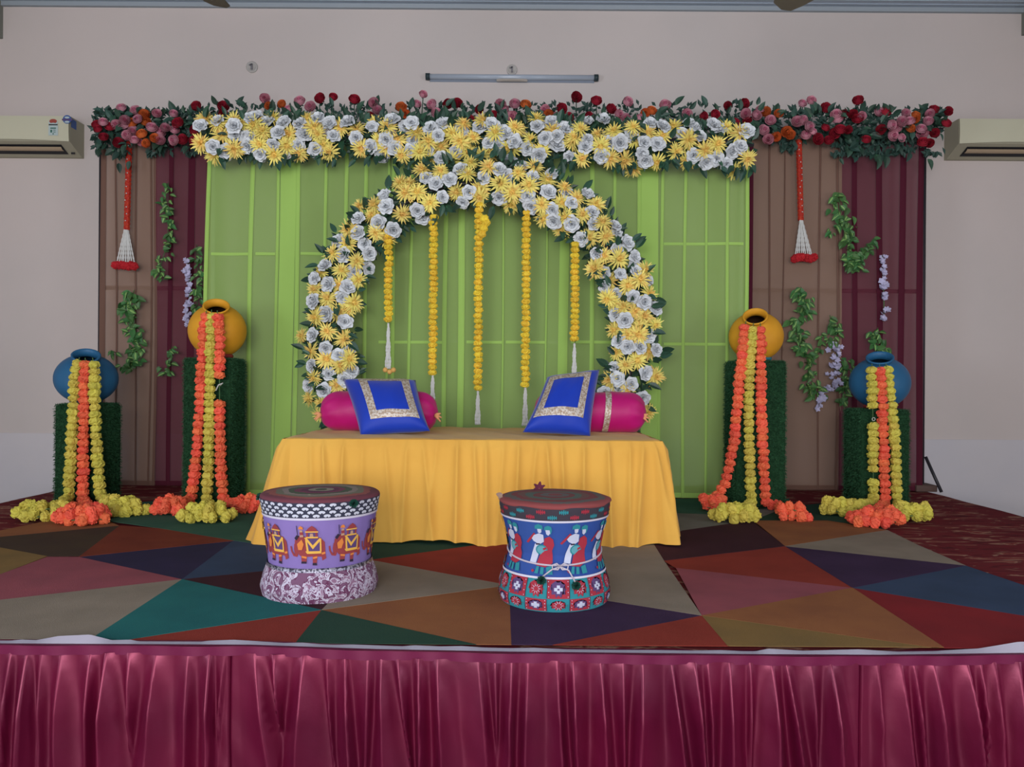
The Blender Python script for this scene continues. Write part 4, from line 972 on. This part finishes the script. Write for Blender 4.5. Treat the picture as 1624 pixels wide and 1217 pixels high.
m_top1 = ring_tex('rag_rug_rings', ['8a8478', '3c4a3a', '8e8676', '5a2444', '72304c', '46523e', '8a7a72', '6e6a58', '8c4a44', '66303c'], .245, 0)
m_top2 = ring_tex('red_grey_cover', ['6e6460', '7c3c40', '5f5a5a', '74383c', '4f6058', '6e4844', '7a3238', '5c5452', '823c3c'], .235, 1)
m_bandd = mat('band_charcoal', '343648', .85); m_pw = mat('print_white', 'c4c6d4', .85); m_pipe = mat('piping_white', 'c8c4d4', .6)
m_lil = mat('lilac_cloth', '8470ae', .85, .15, noise=(4, 4, .35, .7), col2='7a68a4'); m_silver = mat('silver_braid', '9a98a8', .35, .6, metal=.5, noise=(120, 3, .45, .55), col2='3c3a4a', bump=.5, bscale=150)
mf = bpy.data.materials.new('plum_leaf_print'); mf.use_nodes = True; nt = mf.node_tree; n = nt.nodes; L = nt.links; b = n['Principled BSDF']; b.inputs['Roughness'].default_value = .9
tc = n.new('ShaderNodeTexCoord'); no = n.new('ShaderNodeTexNoise'); no.inputs['Scale'].default_value = 24; no.inputs['Detail'].default_value = 1.5; no.inputs['Distortion'].default_value = 2.2; L.new(tc.outputs['Object'], no.inputs['Vector'])
cr = n.new('ShaderNodeValToRGB'); cr.color_ramp.interpolation = 'CONSTANT'; e = cr.color_ramp.elements; e[0].position = 0; e[0].color = lin('6e4a66'); e[1].position = .40; e[1].color = lin('5c2a4c')
for p_, c_ in ((.47, 'b8b2c4'), (.535, '6a3a5e'), (.57, 'c2bccc'), (.62, '84627c')): x = e.new(p_); x.color = lin(c_)
L.new(no.outputs['Fac'], cr.inputs['Fac']); L.new(cr.outputs['Color'], b.inputs['Base Color'])
def stool_base(label, cx, py_front, rad_px, prof, z_edges, mats, m_top, htop):
    pass
d1 = 2.95; c1 = at(508, 880, d1); S1 = Vector((c1.x, d1, STAGE+.008))
prof1 = smooth_prof([(.208, 0), (.216, .03), (.205, .075), (.190, .115), (.197, .20), (.212, .305), (.220, .350), (.222, .362)], 56)
s1 = thing('round_stool', 'round lilac stool printed with caparisoned elephants, in front of the bench', 'stool', S1)
def local(me, name, par, S_, **k): return part(name, me, par, S_, **k)
local(band_mesh(prof1, 0, .112, mf, .02, 120, .004), 'base_band', s1, S1, label='plum and white leaf print band')
local(band_mesh(prof1, .108, .122, m_silver, 0, 96, .006), 'braid', s1, S1, label='silver sequin braid')
local(band_mesh(prof1, .118, .300, m_lil, .02, 144, 0, 1), 'body', s1, S1, label='lilac cloth body')
local(band_mesh(prof1, .298, .306, m_pipe, 0, 96, .004), 'piping', s1, S1, label='white piping')
local(band_mesh(prof1, .304, .362, m_bandd, 0, 96, .002), 'rim_band', s1, S1, label='charcoal band with white fan print')
q = MB(); q.lathe([(.224, .360), (.222, .368), (.214, .374), (.17, .378), (.10, .379), (.05, .38), (.001, .38)], 64)
local(q.mesh('seat', m_top1, True), 'seat', s1, S1, label='rag rug seat with coloured rings')
bm = bmesh.new()
for row, z in enumerate((.314, .327, .340, .353)):
    nn = 36
    for k in range(nn):
        a = 2*pi*(k+.5*(row % 2))/nn
        fan = [(.0125*cos(t_), .0062*sin(t_)) for t_ in [radians(x_) for x_ in range(-70, 251, 40)]]
        fan = [(x_, z+z_) for x_, z_ in fan]+[(.001, z-.001)]
        wrap_poly(bm, fan, prof1, a, .0035, 0, .05)
finish(bm, 'fan_print', [m_pw], s1, S1)
m_er = mat('print_brick_red', '8c3a3e', .85); m_eo = mat('print_orange', 'd07c3c', .85); m_ey = mat('print_yellow', 'd8a84c', .85); m_ed = mat('print_dark', '2c2438', .85); m_ep = mat('print_violet', '56406c', .85); m_eb = mat('print_skin', 'b08a72', .85)
def K(l, cx, by, z0, s): return [((x-cx)/s, z0+(by-y)/s) for x, y in l]
ele = [(0, [(490,640),(484,690),(506,730),(496,752),(462,745),(440,705),(434,665),(446,660),(456,705),(476,732),(484,724),(468,685),(472,640)]),
 (0, [(478,610),(500,575),(540,565),(580,585),(690,585),(724,625),(728,710),(700,750),(640,745),(560,750),(520,740),(492,700),(476,655)]),
 (0, [(530,735),(580,735),(575,800),(535,800)]), (0, [(625,735),(665,735),(657,812),(627,812)]), (0, [(688,700),(726,700),(734,765),(704,782)]),
 (1, [(536,740),(578,748),(576,764),(536,756)]), (1, [(628,750),(664,744),(662,760),(628,766)]), (1, [(696,715),(726,708),(728,724),(700,732)]), (3, [(535,788),(575,788),(575,806),(532,806)]), (3, [(626,800),(657,800),(660,822),(624,820)]),
 (4, [(575,592),(688,592),(690,706),(588,706)]), (2, [(560,585),(578,583),(628,650),(684,588),(700,598),(628,684)]), (2, [(568,700),(694,700),(694,720),(582,722)]), (2, [(568,600),(582,606),(596,704),(580,712)]), (2, [(684,600),(696,600),(696,704),(684,704)]),
 (3, [(478,590),(500,562),(520,570),(496,610)]), (1, [(500,640),(540,600),(556,640),(540,690),(510,690)]),
 (0, [(572,532),(596,502),(624,482),(652,502),(672,532)]), (2, [(570,530),(674,530),(674,540),(570,540)]), (4, [(584,540),(662,540),(662,578),(584,578)]), (0, [(578,540),(592,540),(592,582),(578,582)]), (0, [(652,540),(668,540),(668,582),(652,582)]), (2, [(576,576),(672,576),(672,588),(576,588)]), (5, [(610,548),(632,548),(636,576),(606,576)]),
 (5, [(526,520),(548,520),(556,578),(526,580)]), (1, [(516,512),(520,494),(536,484),(552,496),(556,514)]), (0, [(524,538),(552,536),(556,560),(528,562)]), (3, [(498,482),(504,482),(512,560),(506,562)])]
for k in range(9):
    bm = bmesh.new()
    for j, (mi, poly) in enumerate(ele): wrap_poly(bm, K(poly, 590, 820, .135, 2330), prof1, .03+2*pi*k/9, .0030+.00022*j, mi)
    finish(bm, 'elephant_print', [m_er, m_eo, m_ey, m_ed, m_ep, m_eb], s1, S1)
def pompom(par, p, s_, m, name='pompom', **k):
    q = MB(); r = random.Random(4)
    for i in range(150):
        d_ = Vector((r.gauss(0, 1), r.gauss(0, 1), r.gauss(0, 1))).normalized(); x = d_.orthogonal().normalized()*.10
        q.face((Vector((0, 0, 0))-x, x, d_*r.uniform(.42, .52)+x*.6, d_*r.uniform(.42, .52)-x*.6))
    return part(name, q.mesh(name, m), par, p, None, s_, **k)
m_pg = mat('pompom_green', '15463a', .9)
pompom(s1, at(561, 799, d1-.21), .034, m_pg, label='dark green pompom'); pompom(s1, at(413, 789, d1-.02), .036, m_pg, label='dark green pompom')
q = MB(); p0 = at(473, 793, d1-.17); q.face((p0+Vector((-.006, -.004, .004)), p0+Vector((0, -.01, .002)), p0+Vector((.04, .03, .012)), p0+Vector((.03, .04, .014)))); q.face((p0+Vector((.004, -.002, .006)), p0+Vector((.016, -.008, .006)), p0+Vector((.03, .05, .010)), p0+Vector((.02, .05, .012)))); part('paper_scrap', q.mesh('paper_scrap', mat('paper_cream', 'b8b08a', .9)), s1, label='cream paper strip on the seat')
# --- blue stool
d2 = 2.86; c2 = at(879, 880, d2); S2 = Vector((c2.x, d2, STAGE+.008))
prof2 = smooth_prof([(.196, 0), (.203, .03), (.198, .07), (.180, .13), (.166, .19), (.178, .25), (.197, .315), (.203, .350), (.204, .362)], 60)
s2 = thing('round_stool', 'round blue stool printed with turbaned musicians, tied with a cord', 'stool', S2)
m_blu = mat('blue_cloth', '345092', .85, .15, noise=(4, 4, .35, .7), col2='29448c'); m_charc = mat('band_dark_brown', '38323c', .85)
m_teal = mat('print_teal', '2a7f8a', .85); m_pr = mat('print_crimson', '9c2c3c', .85); m_pl = mat('print_pale', 'b8bcd0', .85)
local(band_mesh(prof2, 0, .114, m_teal, .012, 96, .002), 'base_band', s2, S2, label='teal and red checkered band')
local(band_mesh(prof2, .112, .119, m_pipe, 0, 96, .006), 'lower_piping', s2, S2, label='pale piping')
local(band_mesh(prof2, .116, .312, m_blu, .015, 144, 0, 2), 'body', s2, S2, label='blue cloth body')
local(band_mesh(prof2, .309, .316, m_pipe, 0, 96, .004), 'piping', s2, S2, label='pale piping')
local(band_mesh(prof2, .314, .362, m_charc, 0, 96, .002), 'rim_band', s2, S2, label='dark band with red and teal rosettes')
q = MB(); q.lathe([(.205, .357), (.209, .363), (.206, .370), (.19, .376), (.15, .379), (.10, .377), (.05, .379), (.001, .379)], 64, mod=lambda a, z: .012*sin(a*7+z*90))
local(q.mesh('seat', m_top2, True), 'seat', s2, S2, label='reddish grey worn seat cover')
bm = bmesh.new()
for row, z in enumerate((.3465, .3275)):
    for k in range(16):
        a = 2*pi*(k+.5*row)/16+.1; mi = (k+row) % 2
        for j in range(5):
            x = (j-2)*.0068; wrap_poly(bm, ellipse(x, z, .0026, .0100-.0018*abs(j-2), 8), prof2, a, .0035, mi, .05)
        wrap_poly(bm, ellipse(0, z, .016, .0022, 8), prof2, a, .0037, mi, .05)
finish(bm, 'rosette_print', [m_teal, m_pr], s2, S2)
fig = [(1, [(580,592),(650,512),(664,526),(596,600)]), (0, [(660,480),(662,455),(690,440),(722,452),(724,482)]), (2, [(680,480),(712,480),(712,505),(698,515),(684,508)]),
 (2, [(650,532),(690,515),(724,525),(726,580),(690,604),(645,580),(630,560)]), (2, [(655,600),(694,600),(680,680),(662,748),(612,742),(630,670)]), (3, [(664,596),(694,594),(696,606),(662,608)]),
 (0, [(735,486),(738,462),(764,450),(790,460),(792,490),(782,520)]), (2, [(744,486),(776,486),(778,512),(762,530),(748,518)]), (1, [(734,552),(770,536),(796,560),(802,605),(786,644),(734,644),(722,600)]),
 (0, ellipse(706, 645, 46, 42, 14)), (4, ellipse(706, 645, 36, 32, 14)), (1, [(690,688),(730,650),(784,640),(790,742),(738,774),(666,764)]), (1, [(716,632),(742,620),(746,636),(720,648)]),
 (0, [(672,768),(692,768),(684,822),(656,820)]), (0, [(704,772),(728,774),(726,826),(700,824)]), (0, [(744,772),(784,762),(796,822),(752,826)]), (1, [(630,800),(645,790),(655,805),(640,815)])]
for k in range(9):
    bm = bmesh.new()
    for j, (mi, poly) in enumerate(fig): wrap_poly(bm, K(poly, 700, 836, .122, 2180), prof2, .37+2*pi*(k)/9, .0030+.0003*j, mi)
    finish(bm, 'musician_print', [m_teal, m_pr, m_pl, m_ed, mat('print_light_teal', '5a98a4', .85)], s2, S2)
bm = bmesh.new()
for row, (za, zb) in enumerate(((.048, .111), (.004, .046))):
    for k in range(16):
        a = 2*pi*k/16+.02; hw = .0385
        red = (k+row) % 2 == 0; zc = (za+zb)/2; hz = (zb-za)/2
        if red: wrap_poly(bm, [(-hw, za), (hw, za), (hw, zb), (-hw, zb)], prof2, a, .0045, 1)
        star = []
        for j in range(20):
            t_ = 2*pi*j/20; rr_ = (.029 if j % 2 == 0 else .019); star.append((rr_*cos(t_), zc+rr_*sin(t_)*(hz/.035 if row else 1)))
        wrap_poly(bm, star, prof2, a, .0054, 3 if red else 1)
        if red:
            for sx_, sz_ in ((-1, 0), (1, 0), (0, 1), (0, -1)):
                wrap_poly(bm, [(sx_*.009+x_*.0055, zc+sz_*.009*(hz/.035)+z_*.0055) for x_, z_ in ((-1, -1), (1, -1), (1, 1), (-1, 1))], prof2, a, .0062, 2)
            for sx_ in (-1, 1):
                for sz_ in (-.8, -.3, .3, .8): wrap_poly(bm, ellipse(sx_*.033, zc+hz*sz_, .0018, .0018, 6), prof2, a, .0062, 2)
        else:
            for j in range(10):
                t_ = 2*pi*j/10; c_, s__ = cos(t_), sin(t_)
                wrap_poly(bm, [(.008*c_-.0012*s__, zc+.008*s__+.0012*c_), (.008*c_+.0012*s__, zc+.008*s__-.0012*c_), (.02*c_, zc+.02*s__)], prof2, a, .0062, 2)
            wrap_poly(bm, ellipse(0, zc, .007, .008, 10), prof2, a, .0062, 1)
        wrap_poly(bm, [(hw-.0006, za), (hw+.0008, za), (hw+.0008, zb), (hw-.0006, zb)], prof2, a, .0055, 4)
finish(bm, 'checker_print', [m_teal, m_pr, m_pl, m_ep, m_ed], s2, S2)
# cord round the waist with a bow and green tassels
m_cord = mat('cord_pale', 'b8b0bc', .7)
q = MB(); pts = []
for k in range(73):
    a = 2*pi*k/72; z = .186-.028*(cos(a)); r = rad_at(prof2, z)+.006; pts.append((r*sin(a), -r*cos(a), z))
q.tube(pts, .0035, 6, cap=False)
kx = .01; z0 = .156; r0 = rad_at(prof2, z0)+.012
for s_ in (-1, 1):
    q.tube([(kx, -r0, z0), (kx+s_*.012, -r0-.008, z0+.012), (kx+s_*.028, -r0-.006, z0+.006), (kx+s_*.026, -r0-.006, z0-.008), (kx+s_*.008, -r0-.004, z0-.010), (kx, -r0, z0)], .003, 6)
q.tube([(kx, -r0, z0), (kx-.03, -r0-.006, z0-.010), (kx-.062, -r0-.006, z0-.035)], .0028, 6); q.tube([(kx, -r0, z0), (kx+.03, -r0-.006, z0-.012), (kx+.052, -r0-.016, z0-.05)], .0028, 6)
local(q.mesh('cord', m_cord, True), 'cord', s2, S2, label='pale cord tied in a bow')
for px_, pz_ in ((kx-.066, z0-.045), (kx+.055, z0-.062)):
    pompom(s2, S2+Vector((px_, -r0-.018, pz_)), .034, m_pg, 'tassel', label='dark green tassel')
q = MB(); 
for a in (.3, 1.4, 2.6, 3.6, 4.9): broad(q, random.Random(3), a, .4, .5, .3, .3, 0, 3, 2)
part('cloth_bow', q.mesh('cloth_bow', mat('bow_plum', '5c2438', .9), True), s2, at(855, 775, d2+.14), (radians(60), 0, 0), .055, label='plum cloth bow')
q = MB(); broad(q, random.Random(3), 2.9, .2, .5, .4, .3, 0, 3, 3); broad(q, random.Random(5), 3.9, .2, .4, .3, .3, 0, 3, 3)
part('cloth_tag', q.mesh('cloth_tag', mat('tag_beige', '8c7466', .9), True), s2, at(797, 787, d2-.03), (radians(70), 0, 0), .05, label='beige cloth tag')

# ------------------------------------------------------------ wall things
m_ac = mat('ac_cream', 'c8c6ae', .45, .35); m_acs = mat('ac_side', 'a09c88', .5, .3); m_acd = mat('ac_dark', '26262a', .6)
def aircon(x0, x1, ztop, zbot, label, stickers=False, side=1):
    """side=+1: the end at x1 faces the middle of the room"""
    t = thing('air_conditioner', label, 'air conditioner', ((x0+x1)/2, WY, zbot))
    H = ztop-zbot; dp = .20
    prof = [(WY, ztop), (WY-dp+.01, ztop), (WY-dp, ztop-.012), (WY-dp-.004, zbot+.28*H), (WY-dp+.02, zbot+.24*H), (WY-.03, zbot), (WY, zbot)]
    q = MB(); n_ = len(prof)
    for x, flip in ((x0, 0), (x1, 1)):
        f_ = [(x, y, z) for y, z in prof]; q.face(f_ if flip else f_[::-1], 1)
    for (a, b_) in zip(prof, prof[1:]): q.face(((x0, a[0], a[1]), (x1, a[0], a[1]), (x1, b_[0], b_[1]), (x0, b_[0], b_[1])), 0)
    part('body', q.mesh('body', [m_acs, m_acs]), t)
    q = MB(); y_ = WY-dp-.010
    q.grid(lambda u, v: (x0+(x1-x0)*u, y_-.010*sin(pi*(.15+.7*v)), ztop-.004-(H*.72)*v-.016*sin(pi*u)*(-1)*v), 20, 8)
    q.grid(lambda u, v: (x0+(x1-x0)*u, y_+.012*v-.0045*(1-v), ztop-.004), 1, 1)
    part('front_panel', q.mesh('front_panel', m_ac, True), t)
    a = Vector((0, WY-dp+.02, zbot+.24*H)); b_ = Vector((0, WY-.03, zbot)); nrm = Vector((0, -(a.z-b_.z), -(b_.y-a.y))).normalized()
    xi0, xi1 = x0+.085, x1-.085
    q = MB(); 
    def sl(x, f, o): p = a.lerp(b_, f)+nrm*o; return (x, p.y, p.z)
    q.face((sl(xi0, .05, .002), sl(xi1, .05, .002), sl(xi1, .75, .002), sl(xi0, .75, .002))); part('air_outlet', q.mesh('air_outlet', m_acd), t, label='dark outlet slot')
    q = MB(); q.grid(lambda u, v: sl(xi0+.01+(xi1-xi0-.02)*u, .16+.30*v, .010+.006*sin(pi*v)), 10, 4); part('louver', q.mesh('louver', mat('louver_beige', 'b09c82', .6), True), t, label='beige louver blade')
    q = MB(); q.box((xi0 if side < 0 else xi1+.03, WY-.09, zbot+.04*H), ((xi0 if side < 0 else xi1+.03)+.03, WY-.085, zbot+.09*H)); part('sensor', q.mesh('sensor', m_acd), t)
    if stickers:
        yy_ = WY-dp-.0215
        def disc(name, px, py, rx_, rz_, m, lab, o=0, n__=20):
            c = at(px, py, yy_); q = MB(); q.face([(c.x+rx_*cos(2*pi*k/n__), yy_-.0012-o, c.z+rz_*sin(2*pi*k/n__)) for k in range(n__)]); return part(name, q.mesh(name, m), t, label=lab)
        def rect(name, px0, py0, px1, py1, m, lab, o=0):
            c = at(px0, py0, yy_); e_ = at(px1, py1, yy_); q = MB(); q.face([(c.x, yy_-.0012-o, e_.z), (e_.x, yy_-.0012-o, e_.z), (e_.x, yy_-.0012-o, c.z), (c.x, yy_-.0012-o, c.z)]); return part(name, q.mesh(name, m), t, label=lab)
        sb = mat('sticker_blue', '3a5c9c', .5); sw = mat('sticker_white', 'b4c4c4', .5); sr = mat('sticker_red', 'a04a40', .5); sg = mat('sticker_green', '3c6a60', .5)
        disc('sticker', 106.5, 189.5, .034, .034, sb, 'round blue badge sticker'); disc('sticker', 106.5, 186.5, .019, .008, sw, None, .0008); disc('sticker', 106.5, 193.5, .019, .008, sw, None, .0008); rect('sticker', 98.5, 188.5, 115, 191.5, mat('sticker_violet', '5a4a74', .5), None, .001)
        rect('sticker', 77, 199, 92, 215, sw, 'pale energy rating label'); disc('sticker', 84.5, 195, .037, .030, sw, None, .0003)
        disc('sticker', 84.5, 192.5, .030, .018, sr, None, .0008); disc('sticker', 84.5, 196.5, .020, .008, sw, None, .001); rect('sticker', 77.5, 197, 91.5, 199, m_acd, None, .0012)
        rect('sticker', 80, 202.5, 89, 204.5, sg, None, .001); rect('sticker', 80, 206, 83, 210.5, sg, None, .001); rect('sticker', 84.5, 206, 88.5, 207, sg, None, .001); rect('sticker', 84.5, 209, 88.5, 210, sg, None, .001); disc('sticker', 84.5, 212.5, .006, .005, sg, None, .001)
        q = MB(); xs = x1+.0012; q.face([(xs, WY-dp+.012, at(118, 187, 6.05).z), (xs, WY-dp+.085, at(118, 187, 6.05).z), (xs, WY-dp+.085, at(118, 201, 6.05).z), (xs, WY-dp+.012, at(118, 201, 6.05).z)]); part('sticker', q.mesh('sticker', sb), t, label='blue sticker on the end')
for xe, s_, st_ in ((at(126, 200, 6.18).x, 1, True),): 
    aircon(xe-.98, xe, at(100, 183, 6.03).z, at(100, 250, 6.22).z, 'cream wall air conditioner with stickers, at the left end of the flower swag', True, 1)
xe = at(1512, 200, 6.12).x
aircon(xe, xe+.98, at(1540, 187, 6.03).z, at(1540, 253.5, 6.22).z, 'cream wall air conditioner without stickers, at the right end of the flower swag', False, -1)

# tube light
tl = thing('tube_light', 'unlit tube light batten fixed high on the back wall', 'light', at(811, 122, WY-.03))
a = at(681, 121.5, WY-.03); b_ = at(943, 123.5, WY-.03)
ma = mat('batten_grey', '8c96a6', .35, .5); 
q = MB(); q.tube([a, b_], .021, 16); part('tube', q.mesh('tube', mat('tube_glass', 'a8b2c0', .2, .6), True), tl, label='pale glass tube')
q = MB(); q.grid(lambda u, v: (a.x+(b_.x-a.x)*u, WY-.001-.026*sin(pi*v), a.z+(b_.z-a.z)*u+.030-.062*v), 2, 8); part('batten', q.mesh('batten', ma, True), tl)
for p, s_ in ((a, -1), (b_, 1)):
    q = MB(); q.tube([p+Vector((-.004*s_, 0, 0)), p+Vector((s_*.03, 0, 0))], .027, 14); part('end_cap', q.mesh('end_cap', mat('cap_dark', '2c3a3e', .5), True), tl, label='dark end cap')
q = MB(); m0 = (a+b_)/2; q.grid(lambda u, v: (m0.x-.125+.25*u, WY-.035-.022*sin(pi*v)*sin(pi*u)**.3, m0.z-.012-.026*v), 12, 5); part('starter_cover', q.mesh('starter_cover', mat('cover_beige', 'a8a098', .5), True), tl, label='beige starter cover')
def roundel(px, py, r_, label):
    c = at(px, py, WY); t = thing('junction_box', label, 'junction box', (c.x, WY, c.z))
    q = MB(); q.lathe([(r_, 0), (r_, .010), (r_*.86, .016), (r_*.76, .014), (r_*.7, .009), (.001, .009)], 32)
    part('cover', q.mesh('cover', mat('plate_grey', 'b4b0ac', .6), True), t, c, (radians(90), 0, 0))
    q = MB(); q.box((c.x-.007, WY-.020, c.z-.022), (c.x+.007, WY-.009, c.z+.026)); q.box((c.x-.020, WY-.020, c.z+.010), (c.x+.002, WY-.009, c.z+.020)); part('hook', q.mesh('hook', mat('hook_dark', '77757a', .6)), t, label='dark hook')
roundel(812, 111.5, .043, 'round junction box with a hook just above the tube light')
roundel(400, 107, .046, 'round plate on the wall left of the tube light')
# ceiling fans (blade tips show at the top of the photograph)
m_fan = mat('fan_brown', '6a6358', .5, .3)
def fan(tip_px, tip_py, d, az, label):
    tip = at(tip_px, tip_py, d); Lb = .60; hub = tip-Vector((cos(az), sin(az), 0))*Lb; zf = tip.z
    t = thing('ceiling_fan', label, 'fan', (hub.x, hub.y, CEIL))
    q = MB(); q.lathe([(.001, .07), (.05, .07), (.11, .05), (.12, .02), (.11, -.03), (.06, -.05), (.001, -.052)], 32); part('motor', q.mesh('motor', m_fan, True), t, (hub.x, hub.y, zf+.03))
    q = MB(); q.tube([(hub.x, hub.y, zf+.09), (hub.x, hub.y, CEIL)], .012, 8); part('rod', q.mesh('rod', m_fan, True), t)
    q = MB(); q.lathe([(.001, 0), (.06, 0), (.05, -.04), (.02, -.06)], 24); part('canopy', q.mesh('canopy', m_fan, True), t, (hub.x, hub.y, CEIL))
    for k in range(3):
        a_ = az+k*2*pi/3; u_ = Vector((cos(a_), sin(a_), 0)); v_ = Vector((-sin(a_), cos(a_), 0)); q = MB()
        def fb(u, v):
            s = .10+(Lb-.10)*v; wd = (.055+.10*min(1, v*1.3))*(1 if v < .93 else 1-.5*((v-.93)/.07)**2)
            return Vector((hub.x, hub.y, zf))+u_*s+v_*((u-.5)*wd)+Vector((0, 0, (u-.5)*wd*.22))
        q.grid(fb, 4, 14); q.grid(lambda u, v: fb(1-u, v)+Vector((0, 0, .004)), 4, 14); part('blade', q.mesh('blade', m_fan, True), t)
fan(349, 11, 4.4, radians(85), 'brown ceiling fan at the left, one blade tip showing at the top')
fan(1233, 10, 4.4, radians(128), 'brown ceiling fan at the right, one thin blade tip showing at the top')
